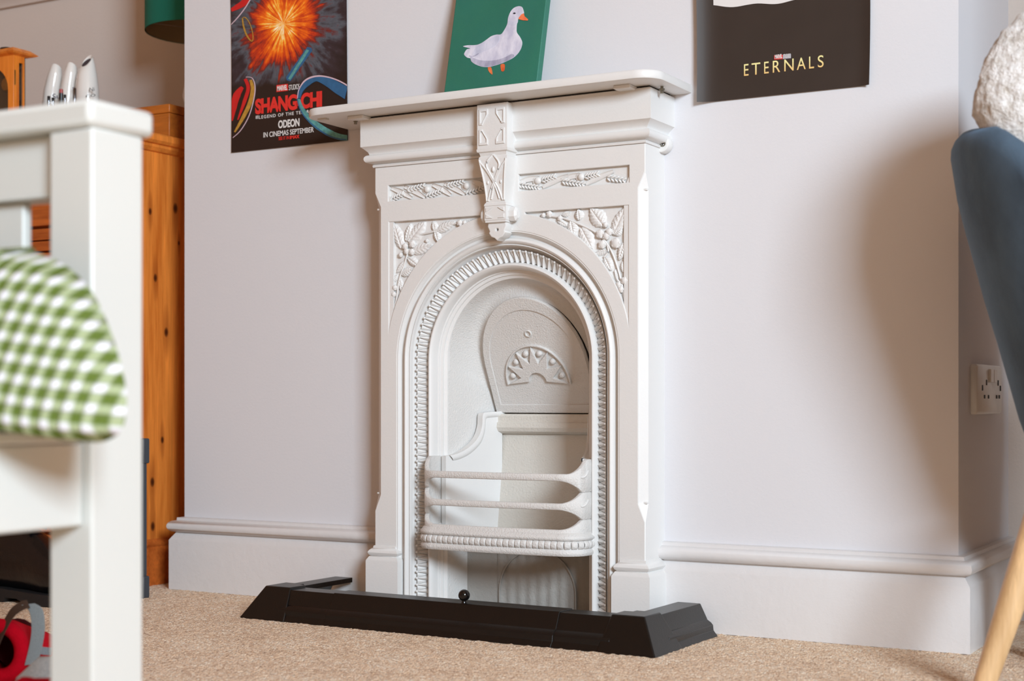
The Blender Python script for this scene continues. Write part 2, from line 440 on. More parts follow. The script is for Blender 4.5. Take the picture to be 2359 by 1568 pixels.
# wheat and ribbon friezes --------------------------------------------
cw = cropper(880, 400, 3.93)
for sg, ears, balls, ribs in (
    (-1, [((80, 235), (195, 175)), ((225, 150), (390, 100)), ((395, 212), (550, 145)), ((585, 112), (745, 62)), ((755, 188), (925, 122))], [((405, 140), 31), ((762, 108), 31)],
     [((80, 130), (265, 218)), ((200, 118), (385, 214)), ((455, 100), (620, 192)), ((560, 92), (745, 186)), ((820, 72), (945, 132))]),
    (1, [((1235, 98), (1430, 128)), ((1445, 60), (1570, 20)), ((1630, 68), (1835, 100)), ((1835, 28), (1960, -2)), ((2035, 35), (2205, 62))], [((1408, 62), 32), ((1800, 28), 32)],
     [((1450, 125), (1680, 15)), ((1840, 98), (2090, -22)), ((1240, 75), (1420, 35)), ((1620, 55), (1800, 10))])):
    fr = obj('wheat_frieze', plate([[(Xr(sg*.032), .832), (Xr(sg*.272), .832), (Xr(sg*.272), .869), (Xr(sg*.032), .869)]], YR-.0004, YR+.002), 'iron', FP)
    for a, c in ears:
        A, C_ = cw(*a), cw(*c); d = C_-A; L = d.length; ang = math.atan2(d.z, d.x); b = BM()
        n = max(5, int(L/.0068))
        for i in range(n):
            t = (i+.5)/n; w = .0062*(1-.35*t)
            for s2 in (-1, 1):
                c0 = A+d*t; nx = Vector((-math.sin(ang), 0, math.cos(ang)))*s2*w*.55
                rot = Matrix.Rotation(-(ang+s2*.55), 3, 'Y')
                ball(b, Vector((c0.x, YR-.003, c0.z))+nx, .0052, 1.0, .62, .42, 8, rot)
        obj('wheat_ear', b, 'iron', fr)
    for c, r in balls:
        b = BM(); p = cw(*c); ball(b, (p.x, YR-.003, p.z), r*pxm(3.93)*.95, 1, .8, 1, 16)
        ball(b, (p.x-.004, YR-.001, p.z), r*pxm(3.93)*1.25, 1, .35, 1, 16); obj('fruit', b, 'iron', fr)
    for a, c in ribs:
        A, C_ = cw(*a), cw(*c); b = BM(); d = C_-A; nrm = Vector((-d.z, 0, d.x)).normalized(); rows = []
        for i in range(13):
            t = i/12; off = math.sin(t*PI)*.0015; w = .0062*(.55+.45*math.sin(PI*t))
            rows.append([Vector(((A+d*t).x, YR-hh, (A+d*t).z))+nrm*(v*w+off) for v, hh in ((-1, 0), (-.8, .004), (-.2, .0022), (.5, .0025), (.9, .0045), (1, 0))])
        grid(b, rows); obj('ribbon', b, 'iron', fr)
# arch moulding --------------------------------------------------------
def archpath(z0, seg=56, jn=10):
    out = []
    for k in range(jn): out.append(('L', z0+(SZ-z0)*k/jn))
    for k in range(seg+1): out.append(('A', PI-PI*k/seg))
    for k in range(1, jn+1): out.append(('R', SZ-(SZ-z0)*k/jn))
    return out
def apt(t, r, y):
    k, v = t
    if k == 'L': return (Xr(-r), y, v)
    if k == 'R': return (Xr(r), y, v)
    return (Xr(r*math.cos(v)), y, SZ+r*math.sin(v))
path = archpath(0.0)
def archsweep(name, prof, mat='iron', ang=40, parent=FP):
    b = BM(); grid(b, [[apt(t, r, y) for r, y in prof] for t in path], closev=True, cap=True)
    return obj(name, b, mat, parent, ang=ang)
archsweep('outer_bead', [(.2495, -.072), (.2495, -.0868), (.2465, -.0872), (.2455, -.084), (.2448, -.0835), (.2425, -.0765), (.239, -.0748), (.2362, -.0775), (.235, -.082), (.2325, -.0858), (.2295, -.0868), (.2265, -.0855), (.2245, -.082), (.2238, -.0795), (.2232, -.0805), (.2215, -.0812), (.2205, -.079), (.2205, -.06)])
tz = archsweep('tooth_band', [(.2215, -.06), (.2212, -.0735), (.2185, -.066), (.208, -.0565), (.198, -.0495), (.1905, -.0470), (.1895, -.04), (.215, -.03)])
archsweep('inner_rim', [(.1905, -.045), (.190, -.0545), (.1885, -.0625), (.186, -.0672), (.1832, -.0682), (.180, -.066), (.1775, -.0605), (.1762, -.0535), (.1755, -.047), (.1728, -.0462), (.1722, -.0428), (.1668, -.0412), (.1662, -.0382), (.1605, -.035), (.1595, -.028), (.165, -.02), (.185, -.02)])
# teeth: a tapering ridged tongue with a knob at its tip, and a low wedge between
def toothmesh():
    b = BM()
    # local: X along the path, Z from inner (0) to outer (1*len), Y = depth (negative = proud)
    L = .0285
    def gable(x0, w0, w1, z0, z1, h0, h1, yb0, yb1):
        pts = [(x0-w0, yb0, z0), (x0, yb0-h0, z0), (x0+w0, yb0, z0), (x0-w1, yb1, z1), (x0, yb1-h1, z1), (x0+w1, yb1, z1)]
        v = [b.verts.new(p) for p in pts]
        b.faces.new((v[0], v[1], v[4], v[3])); b.faces.new((v[1], v[2], v[5], v[4])); b.faces.new((v[0], v[2], v[1])); b.faces.new((v[3], v[4], v[5])); b.faces.new((v[0], v[3], v[5], v[2]))
    gable(0, .0064, .0007, .0008, .0262, .0058, .0046, .0012, .0012)
    gable(.0065, .0003, .0052, .004, .0262, .0012, .0034, .0012, .0012)
    ball(b, (0, -.0022, .0272), .0027, 1, 1, 1, 6)
    me = bpy.data.meshes.new('tooth'); bmesh.ops.recalc_face_normals(b, faces=b.faces); b.to_mesh(me); b.free()
    me.materials.append(M['ironplain']); finish(me, True, 25); return me
TOOTH = toothmesh()
def put_tooth(cx, cz, dirx, dirz):
    """(cx,cz): inner edge point, (dirx,dirz): unit vector from inner to outer edge"""
    yin, yout = -.0525, -.0745
    zax = Vector((dirx*.030, yout-yin, dirz*.030)).normalized()
    tang = Vector((dirz, 0, -dirx)).normalized()
    yax = zax.cross(tang).normalized()
    if yax.y < 0: yax = -yax; tang = -tang
    m = Matrix((tang, yax, zax)).transposed().to_4x4()
    m.translation = Vector((cx, yin, cz))-wpos(tz)
    o = bpy.data.objects.new('tooth', TOOTH); COL.objects.link(o); o.parent = tz; o.matrix_basis = m
pitch = .01315; nj = 38
for i in range(nj):
    z = SZ-pitch*(i+.5); put_tooth(Xr(-.1905), z, -1, 0); put_tooth(Xr(.1905), z, 1, 0)
na = 49
for i in range(na):
    a = PI*(i+.5)/na; put_tooth(Xr(.1905*math.cos(a)), SZ+.1905*math.sin(a), math.cos(a), math.sin(a))
# ---- hood, fireback, register plate
PH = .118
def yp(z): return .063-.49*(z-.472)
def plate_outline(h=PH, zb=.407, zs_=.505, za=.636, n=20):
    pts = [(-h, zb+(zs_-zb)*k/6) for k in range(6)]
    pts += [(-h*math.cos(PI*k/n/1), zs_+(za-zs_)*math.sin(PI*k/n)) for k in range(n+1)]
    pts += [(h, zs_-(zs_-zb)*k/6) for k in range(1, 7)]
    return pts
def resample(pts, fr):
    d = [0]
    for a, c in zip(pts, pts[1:]): d.append(d[-1]+(Vector(c)-Vector(a)).length)
    out = []
    for f in fr:
        t = f*d[-1]; i = 0
        while i < len(d)-2 and d[i+1] < t: i += 1
        k = (t-d[i])/max(1e-9, d[i+1]-d[i]); out.append(Vector(pts[i]).lerp(Vector(pts[i+1]), min(1, k)))
    return out
RH = .1605
fine = archpath(0.0, 60, 24)
upper = [t for t in fine if not (t[0] != 'A' and t[1] < .40)]
nU = len(upper); ins = resample(plate_outline(PH+.002), [i/(nU-1) for i in range(nU)])
b = BM(); rows = []; ui = 0
for t in fine:
    o_ = Vector(apt(t, RH, -.034))
    if t in upper:
        q = ins[ui]; ui += 1; i_ = Vector((Xr(q[0]), yp(q[1])+.008, q[1]))
    else: i_ = Vector(((Xr(-PH-.002) if t[0] == 'L' else Xr(PH+.002)), .103, t[1]))
    r = []
    for k in range(11):
        u = k/10; p = o_.lerp(i_, u); s_ = math.sin(PI*u)
        bulge = .016*s_
        p.y += bulge
        if t[0] == 'A': p += Vector((math.cos(t[1]), 0, math.sin(t[1])))*.006*s_
        r.append(p)
    rows.append(r)
grid(b, rows); hood = obj('hood', b, 'ironrough', FP, ang=70)
# hidden back closing panel
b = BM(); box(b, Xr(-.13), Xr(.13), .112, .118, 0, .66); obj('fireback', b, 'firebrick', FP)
Mlean = Matrix.Translation((0, yp(.407), .407)) @ Matrix.Rotation(math.atan(.49), 4, 'X')
k49 = 1/math.cos(math.atan(.49))
def lp(pts): return [(Xr(x), (z-.407)*k49) for x, z in pts]
def lean(me): me.transform(Mlean); return me
rp = obj('register_plate', lean(plate([lp(plate_outline())], -.004, .004, .0015)), 'ironrough', FP)
ol = plate_outline(PH-.001); il = plate_outline(PH-.016, .424, .505, .612)
obj('plate_border', lean(plate([lp(ol), lp(il)], -.0062, -.003, .0012)), 'ironrough', rp)
def circ(cx, cz, r, n=20): return [(cx+r*math.cos(2*PI*k/n), cz+r*math.sin(2*PI*k/n)) for k in range(n)]
FZ = .472; fx = X0
fz = (FZ-.407)*k49
star = []
for k in range(13):
    a = math.radians(-4+188*k/12); r = .0685 if k % 2 == 0 else .038
    star.append((fx+r*math.cos(a), fz+r*math.sin(a)*1.1))
star += [(fx-.02*math.cos(t), fz+.02*math.sin(t)) for t in [PI*k/8 for k in range(9)]]
obj('fan_ornament', lean(plate([star], -.0105, -.003, .0012)), 'ironrough', rp, ang=30)
arc = [(fx+.0735*math.cos(t), fz+.0735*1.1*math.sin(t)) for t in [math.radians(-5+190*k/30) for k in range(31)]]
arc += [(fx+.0705*math.cos(t), fz+.0705*1.1*math.sin(t)) for t in [math.radians(185-190*k/30) for k in range(31)]]
obj('fan_rim', lean(plate([arc], -.0095, -.003, .0008)), 'ironrough', rp)
for k in range(6):
    a = math.radians(-4+188*(2*k+1)/12); b = BM()
    ball(b, Mlean @ Vector((fx+.0575*math.cos(a), -.005, fz+.0575*1.1*math.sin(a))), .0068, seg=12); obj('stud', b, 'ironrough', rp)
obj('ring_boss', lean(plate([circ(fx, (.566-.407)*k49, .0075), circ(fx, (.566-.407)*k49, .0052)], -.0068, -.003, .0006)), 'ironrough', rp)
# ledge under the register plate
b = BM(); prof = [(.112, .402), (.086, .402), (.083, .398), (.083, .386), (.080, .384), (.079, .374), (.083, .366), (.094, .361), (.112, .359)]
prism(b, prof, lambda y, z: (Xr(-PH-.001), y, z), lambda y, z: (Xr(PH+.001), y, z)); obj('fireback_ledge', b, 'firebrick', FP, ang=30)
b = BM(); prism(b, [(.112, .36), (.100, .36), (.082, .165), (.112, .165)], lambda y, z: (Xr(-PH), y, z), lambda y, z: (Xr(PH), y, z)); obj('fire_brick', b, 'firebrick', FP)
# shaped cheeks
for sg in (-1, 1):
    A = Vector((Xr(sg*.1665), -.047, 0)); B = Vector((Xr(sg*(PH+.001)), .098, 0)); D = B-A; L = D.length
    top = smoothline([(0.0, .318), (.025, .321), (.055, .332), (.082, .352), (.094, .376), (.097, .401), (.110, .405), (L, .407)], 5)
    Nn = Vector((D.y, -D.x, 0)).normalized()*(1 if sg < 0 else -1)
    if Nn.y > 0 or (sg < 0 and Nn.x < 0): Nn = Nn
    inn = Vector((-sg*abs(Nn.x), -abs(Nn.y), 0))
    pts = [(0, .165)]+[(p.x, p.y) for p in top]+[(L, .165)]
    def fa(s, z, o=.0): q = A+D.normalized()*s+inn*o; return (q.x, q.y, z)
    b = BM(); prism(b, pts, lambda s, z: fa(s, z, .0), lambda s, z: fa(s, z, -.0+.013 if True else 0)); ch = obj('cheek', b, 'iron', FP, ang=30)
    b = BM(); rows = []
    for p in top[2:]:
        rows.append([fa(p.x+dx, p.y+dz, o) for dx, dz, o in ((0, .0005, .011), (0, .0005, .0165), (.004, -.004, .018), (.008, -.008, .0165), (.011, -.011, .0125))])
    grid(b, rows); obj('cheek_moulding', b, 'iron', ch, ang=60)
# hearth shelf and ash pit
b = BM(); box(b, Xr(-.16), Xr(.16), -.045, .112, .158, .166); obj('grate_floor', b, 'ironrough', FP)
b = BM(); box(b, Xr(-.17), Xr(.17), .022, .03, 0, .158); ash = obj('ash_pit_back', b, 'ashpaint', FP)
rows = []; b = BM()
for i in range(61):
    x = -.075+.235*i/60; rows.append([(Xr(x), .0205-.0010*math.sin(i/60*PI*20), z) for z in (0.001, .157)])
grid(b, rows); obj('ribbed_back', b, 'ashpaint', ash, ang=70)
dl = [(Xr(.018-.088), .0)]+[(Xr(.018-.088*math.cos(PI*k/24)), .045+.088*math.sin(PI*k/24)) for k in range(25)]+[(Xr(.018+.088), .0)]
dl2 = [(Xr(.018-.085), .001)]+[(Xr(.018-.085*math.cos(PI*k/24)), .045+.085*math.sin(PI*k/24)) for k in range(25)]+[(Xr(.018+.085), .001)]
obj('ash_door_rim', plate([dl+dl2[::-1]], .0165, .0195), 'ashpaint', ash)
b = BM()
for i in range(7): ball(b, (Xr(.035)+.005*(i-3), .012, .128+.003*math.sin(i*2.1)), .0038, 1, 1, .8, 6)
obj('damper_catch', b, 'gap', ash, smooth=False)
b = BM(); box(b, Xr(-.10), Xr(.15), .012, .0215, .0016, .0042); obj('dark_strip', b, 'gap', ash)  # thin dark strip along the foot of the ash pit back
b = BM(); box(b, Xr(-.19), Xr(.19), -.03, .12, -.001, .0015); obj('hearth_base', b, 'gap', FP)
# ---- basket (bowed bars)
def dpath(s, hw=.1755, y0=-.052, y1=-.1185, bow=.006, rad=.042, off=0.0):
    """point and outward normal at arc length s from the centre"""
    straight = hw-rad; arcl = PI/2*rad; sg = 1 if s >= 0 else -1; a = abs(s)
    if a <= straight:
        u = a/straight; return Vector((Xr(sg*a), y1-bow*(1-u*u)-off, 0))
    if a <= straight+arcl:
        t = (a-straight)/rad; return Vector((Xr(sg*(straight+(rad+off)*math.sin(t))), y1+rad-(rad+off)*math.cos(t), 0))
    return Vector((Xr(sg*(hw+off)), y1+rad+(a-straight-arcl), 0))
SMAX = (.1755-.042)+PI/2*.042+.042
GR = obj('fire_grate', plate([[(Xr(-.012), .139), (Xr(.012), .139), (Xr(.012), .143), (Xr(-.012), .143)]], -.122, -.08), 'ironrough', FP)
def sweep(fn, mat='ironrough', name='grate_bar', s0=-SMAX, s1=SMAX, n=110, parent=None, ang=50, **kw):
    b = BM(); rows = []
    for i in range(n+1):
        s = s0+(s1-s0)*i/n; rows.append([Vector((*dpath(s, off=o, **kw).xy, z)) for o, z in fn(s)])
    grid(b, rows, closev=True, cap=True); return obj(name, b, mat, parent or GR, ang=ang)
SH = .183
def holef(s):
    u = abs(s)/SH
    if u >= 1: return 0.0
    return (1-max(0, (u-.74)/.26)**2.1)
Z1, Z2 = .2565, .2050
def topz(s):
    a = abs(s); t = min(1, max(0, (a-(SMAX-.088))/.042)); return .2915+.027*(t**1.7)
def ring(z0, z1, th=.0045): 
    c = min(.0016, (z1-z0)/3); return [(-th, z0), (th-c, z0), (th, z0+c), (th, z1-c), (th-c, z1), (-th, z1)]
sweep(lambda s: ring(Z1+.0218*holef(s), topz(s)), name='grate_bar')
sweep(lambda s: ring(Z2+.0188*holef(s), Z1-.0205*holef(s)), name='grate_bar')
sweep(lambda s: ring(.172, Z2-.0185*holef(s)), name='grate_bar')
# mouchette relief on each web
for sg in (-1, 1):
    for zc in (.285, .2305):
        b = BM(); q = []
        for i in range(9):
            t = i/8; s = sg*(SH-.004+.018*t); zz = zc+.012*t
            q.append(Vector((*dpath(s, off=.0048).xy, zz-.004*math.sin(PI*t))))
        tube(b, q, .0022, 6, [.0008+.0016*math.sin(PI*(.1+.8*i/8)) for i in range(9)]); obj('web_relief', b, 'iron', GR)
kw = dict(hw=.1795, y1=-.1225)
sweep(lambda s: [(-.012, .166), (.004, .166), (.0075, .169), (.0075, .173), (.004, .176), (.0015, .180), (-.004, .183), (-.012, .183)], name='rail_top', **kw)
sweep(lambda s: [(-.012, .150), (.002, .150), (.003, .158), (.002, .166), (-.012, .166)], name='rail_core', **kw)
sweep(lambda s: [(-.012, .1375), (.004, .1375), (.0065, .141), (.0065, .1455), (.003, .150), (-.012, .150)], name='rail_foot', **kw)
b = BM()
rows = []
for i in range(9):
    x = -.0054+.0108*i/8; rr = .0088*(1-.10*(abs(i-4)/4)**3)-(.0020 if i in (0, 8) else 0)
    rows.append([(x, -rr*math.cos(t)*.95, rr*math.sin(t)) for t in [-PI*.55+PI*1.1*k/8 for k in range(9)]])
grid(b, rows)
ropem = bpy.data.meshes.new('bead'); bmesh.ops.recalc_face_normals(b, faces=b.faces); b.to_mesh(ropem); b.free(); ropem.materials.append(M['ironrough']); finish(ropem, True, 60)
nb = 38
for i in range(nb):
    s = -SMAX+.003+(2*SMAX-.006)*(i+.5)/nb
    p = dpath(s, **kw); q = dpath(s+.002, **kw); d = (q-p).normalized()
    o = bpy.data.objects.new('bead', ropem); COL.objects.link(o); o.parent = GR
    o.matrix_basis = Matrix.Translation(Vector((p.x, p.y, .158))-wpos(GR)) @ Matrix.Rotation(math.atan2(d.y, d.x), 4, 'Z') @ Matrix.Diagonal((1.02*(2*SMAX/nb)/.0108, 1, 1, 1))
# ---- cornice
EX, EY = .022, .029
CP = [(-.03, .905), (.003, .905), (.004, .9085), (.002, .911), (.006, .9125)]
for k in range(9):
    a = -PI/2+PI*k/8; CP.append((.0085+.0085*math.cos(a), .9215+.0085*math.sin(a)))
CP += [(.0085, .931), (.0105, .936), (.0185, .9435), (.0215, .9455), (.0215, 1.0015), (.018, 1.0035), (-.03, 1.0035)]
b = strip_profile([(Xr(-HW), 0), (Xr(-HW), YF), (Xr(HW), YF), (Xr(HW), 0)][::1], CP)
obj('cornice', b, 'iron', FP, ang=32)
# rounded nose of the fascia is 8 mm deeper at the front than at the sides
# ---- mantel shelf
def rrect(x0, x1, y0, y1, r, n=10):
    pts = [(x0, y1), (x0, y0+r)]
    pts += [(x0+r-r*math.cos(PI/2*k/n), y0+r-r*math.sin(PI/2*k/n)) for k in range(1, n+1)]
    pts += [(x1-r+r*math.sin(PI/2*k/n), y0+r-r*math.cos(PI/2*k/n)) for k in range(n+1)]
    pts += [(x1, y1)]
    return pts
b = BM(); rows = []
for z, e in ((1.0062, .0035), (1.0072, .0008), (1.010, 0), (1.0195, 0), (1.0222, .0012), (1.0232, .0045)):
    rows.append([(x, y, z) for x, y in rrect(-.5265+e, .2595-e, -.172+e, -.0005, .043)])
grid(b, rows, closev=True, cap=True); MS = obj('mantel_shelf', b, 'iron', FP, ang=50)
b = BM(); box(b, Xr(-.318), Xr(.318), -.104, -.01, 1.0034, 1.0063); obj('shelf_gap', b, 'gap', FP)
for x, y, w in ((-.418, -.13, .019), (.178, -.132, .017)):
    b = BM(); box(b, x-w, x+w, y-.004, y+.03, .999, 1.0065); obj('shelf_lug', b, 'iron', FP, bevel=.002)
for x, y in ((-.4315, -.112), (.236, -.085)):
    b = BM(); lathe(b, (x, y, .993), [(.0, 0), (.0035, 0), (.0035, .005), (.0055, .0055), (.0055, .009), (.003, .0095), (.003, .0135)], 6); obj('bolt', b, 'screw', FP)
b = BM(); box(b, -.505, -.485, -.142, -.130, 1.0035, 1.0066); obj('shelf_pad', b, 'firebrick', FP)
# ---- keystone bracket
KS = obj('keystone', plate([[(Xr(-.0335), .913), (Xr(.0335), .913), (Xr(.0335), .9995), (Xr(-.0335), .9995)]], -.131, -.085, .001), 'iron', FP)
yk = -.131
for sx in (-1, 1):
    for sz, z0, z1 in ((1, .960, .990), (-1, .921, .951)):
        xs_ = [sx*.028, sx*.009]; 
        if sz > 0: pts = [(xs_[0], z1), (xs_[1], z1), (sx*.009, z1-.010), (sx*.013, z1-.016), (sx*.020, z0+.004), (sx*.0215, z0), (xs_[0], z0)]
        else: pts = [(xs_[0], z0), (xs_[1], z0), (sx*.009, z0+.010), (sx*.013, z0+.016), (sx*.020, z1-.004), (sx*.0215, z1), (xs_[0], z1)]
        inner = []
        cx_ = sum(p[0] for p in pts)/len(pts); cz_ = sum(p[1] for p in pts)/len(pts)
        for p in pts: inner.append((Xr(cx_+(p[0]-cx_)*.66), cz_+(p[1]-cz_)*.70))
        obj('fret', plate([[(Xr(a), c) for a, c in pts], inner], yk-.0022, yk+.001, .0007), 'iron', KS)
# neck under the box
NK = [(.9135, .0345, -.1315), (.9085, .0335, -.131), (.9065, .030, -.128), (.9005, .0285, -.126), (.8985, .031, -.1275), (.893, .0315, -.1285), (.88, .0295, -.127), (.86, .0262, -.1235), (.84, .0235, -.120), (.82, .0215, -.1175), (.812, .0212, -.117), (.8095, .0235, -.119), (.8055, .0245, -.120), (.8045, .0235, -.119), (.778, .0235, -.119), (.7765, .0225, -.118), (.7735, .0225, -.118), (.7725, .0185, -.114)]
b = BM(); rows = [[(Xr(-w), -.085, z), (Xr(-w), y, z), (Xr(w), y, z), (Xr(w), -.085, z)] for z, w, y in NK]
grid(b, rows, closev=True, cap=True); nk = obj('neck', b, 'iron', KS, ang=25)
def yneck(z):
    for (a, _, p), (c, _, q) in zip(NK, NK[1:]):
        if c <= z <= a: return p+(q-p)*(z-a)/(c-a)
    return -.117
def wneck(z):
    for (a, p, _), (c, q, _) in zip(NK, NK[1:]):
        if c <= z <= a: return p+(q-p)*(z-a)/(c-a)
    return .0212
for pl in ([(-.9, .888), (-.55, .874), (0, .846), (.42, .818)], [(.9, .888), (.55, .874), (0, .846), (-.42, .818)], [(-.02, .902), (-.45, .886), (-.38, .872), (.0, .852), (.38, .836), (.75, .815)], [(.02, .902), (.45, .886), (.38, .872), (.0, .852), (-.38, .836), (-.75, .815)],
           [(-.93, .893), (-.9, .86), (-.9, .815)], [(.93, .893), (.9, .86), (.9, .815)]):
    b = BM(); pts = smoothline([Vector((x, z, 0)) for x, z in pl], 5)
    tube(b, [(Xr(p.x*wneck(p.y)), yneck(p.y)-.0006, p.y) for p in pts], .0021, 6); obj('tracery', b, 'iron', nk)
for x, z, r in ((0, .874, .0035), (-.55, .85, .0022), (.55, .85, .0022)):
    b = BM(); ball(b, (Xr(x*.026), yneck(z)-.0006, z), r, 1, .8, 1.6, 10); obj('bud', b, 'iron', nk)
for sx in (-1, 1):
    for z0, z1 in ((.781, .789), (.7935, .8015)):
        pts = [(sx*.020, z0), (sx*.020, z1), (sx*.006, z1), (sx*.012, (z0+z1)/2)] if z0 > .79 else [(sx*.020, z0), (sx*.020, z1), (sx*.012, (z0+z1)/2), (sx*.006, z0)]
        obj('fret', plate([[(Xr(a), c) for a, c in pts]], -.1208, -.118, .0006), 'iron', nk)
    b = BM(); rows = []
    for o_, w in ((.0, .0115), (.005, .0125), (.013, .0118), (.017, .007)):
        rows.append([(Xr(sx*(.0235+o_)), -.100+w*math.cos(2*PI*k/8+PI/8)*.95, .789+w*math.sin(2*PI*k/8+PI/8)*1.2) for k in range(8)])
    grid(b, rows, closev=True, cap=True); obj('side_boss', b, 'iron', KS, ang=25)
dp = [(-.0195, .7735), (.0195, .7735), (.021, .766), (.0165, .757), (.0185, .7535), (.013, .746), (.006, .7435), (0, .7385), (-.006, .7435), (-.013, .746), (-.0185, .7535), (-.0165, .757), (-.021, .766)]
obj('pendant', plate([[(Xr(a), c) for a, c in dp], circ(Xr(0), .7595, .0028, 12)], -.112, -.084, .0018), 'iron', KS)
# ---- plinths
for sg in (-1, 1):
    xa, xb = Xr(sg*.2385), Xr(sg*.3165); x0_, x1_ = min(xa, xb), max(xa, xb)
    lv = [(0, 0), (.104, 0), (.1065, .0015), (.1125, .0055), (.1135, .008), (.1165, .0045), (.1205, .0028), (.1245, .0050), (.1285, .0095), (.1295, .012), (.1335, .0125), (.1345, .0145)]
    b = BM(); rows = [[(x0_+e, -.0, z), (x0_+e, -.100+e*.8, z), (x1_-e, -.100+e*.8, z), (x1_-e, -.0, z)] for z, e in lv]
    grid(b, rows, closev=True, cap=True); obj('plinth', b, 'iron', FP, ang=35)
# ---- fixing lugs
for x, z, yy, sg in ((Xr(HW)+.0035, .9125, -.024, 1), (Xr(-HW)-.0035, .8985, -.012, -1)):
    lg = obj('fixing_lug', plate([circ(x, z, .0165, 24)], yy, -.0005, .003), 'iron' , FP)
    b = BM(); rows = []
    for r_, y_ in ((.0062, yy+.0005), (.0060, yy-.0012), (.004, yy-.0012), (.0038, yy+.001), (.0, yy+.001)):
        rows.append([(x+.004*sg+r_*math.cos(2*PI*k/16), y_, z+r_*math.sin(2*PI*k/16)) for k in range(16)])
    grid(b, rows, closev=True); sc_ = obj('screw', b, 'screw', lg)
    b = BM(); box(b, x+.004*sg-.0036, x+.004*sg+.0036, yy-.0016, yy-.001, z-.0007, z+.0007); box(b, x+.004*sg-.0007, x+.004*sg+.0007, yy-.0016, yy-.001, z-.0036, z+.0036)
    obj('cross_slot', b, 'gap', lg)

# ================================================================== FENDER
FA = math.atan2(-.0223, .9054)
FO = Vector((-.1273, -.3072, 0)); FL = .9056/2
FN = thing('fireplace_fender', 'low black metal fender with a ball knob around the hearth on the carpet', 'fender', FO)
FN.rotation_euler = (0, 0, FA)
H = .0575
def prof_shell(k=0.0, plain_=False):
    # (o inward, z) outer skin then inner skin
    if plain_: out = [(0, 0), (.034, H+k), (.036, H+.001+k), (.082, H+.001+k)]
    else: out = [(0-k, 0), (.0085-k, .0105), (.0095-k, .020), (.0135-k, .0245), (.0205-k, .029), (.034-k, H-.0015+k), (.0355-k, H+k), (.080, H+k)]
    inn = [(.080, H-.010), (.078, H-.010), (.078, H-.002), (.038, H-.002), (.024, .030), (.004, .0)]
    return out+inn
def rail(name, x0, x1, k=0.0, **kw_):
    b = BM(); prism(b, prof_shell(k), lambda o, z: (x0, o, z), lambda o, z: (x1, o, z))
    return fobj(name, b, **kw_)
def fobj(name, b, mat='black', bev=.0007, ang=28, parent=None):
    me = bpy.data.meshes.new(name); bmesh.ops.recalc_face_normals(b, faces=b.faces); b.to_mesh(me); b.free()
    o = bpy.data.objects.new(name, me); COL.objects.link(o); o.parent = parent or FN; me.materials.append(M[mat]); finish(me, True, ang)
    if bev:
        m = o.modifiers.new('bevel', 'BEVEL'); m.width = bev; m.segments = 2; m.limit_method = 'ANGLE'; m.angle_limit = math.radians(30)
    return o
rail('front_rail', -FL+.09, -.15, 0.0); rail('front_rail', .15, FL-.09, 0.0)
rail('sliding_sleeve', -.245, .253, .0016)
for sg in (-1, 1):
    b = BM(); ye = .268 if sg > 0 else .262
    prism(b, prof_shell(0), lambda o, z: (sg*(FL-o), .08, z), lambda o, z: (sg*(FL-o), ye, z)); fobj('side_return', b)
    # corner block: plain splayed cap
    b = BM(); e = .0045; T = H+.0045
    xo = FL+e*.3; yo = -e*.3
    def cx_(o): return sg*(xo-o)
    base = [(cx_(0), yo), (cx_(.112), yo), (cx_(.112), yo+.05), (cx_(.05), yo+.112), (cx_(0), yo+.112)]
    v0 = [(cx_(0), yo, 0), (cx_(.112), yo, 0), (cx_(.112), yo+.078, 0), (cx_(.084), yo+.082, 0), (cx_(.078), yo+.112, 0), (cx_(0), yo+.112, 0)]
    v1 = [(cx_(.037), yo+.037, T), (cx_(.100), yo+.037, T), (cx_(.100), yo+.084, T), (cx_(.084), yo+.086, T), (cx_(.084), yo+.100, T), (cx_(.037), yo+.100, T)]
    A = [b.verts.new(p) for p in v0]; B = [b.verts.new(p) for p in v1]
    b.faces.new(B)
    for i in range(6): b.faces.new((A[i], A[(i+1) % 6], B[(i+1) % 6], B[i]))
    fobj('corner_block', b, bev=.002)
b = BM(); ball(b, (.049, .040, H+.0158), .0108, seg=24)
lathe(b, (.049, .040, H), [(0, .001), (.0055, .0015), (.0045, .004), (.0045, .007)], 16); fobj('ball_knob', b, 'blackball', 0, 50)

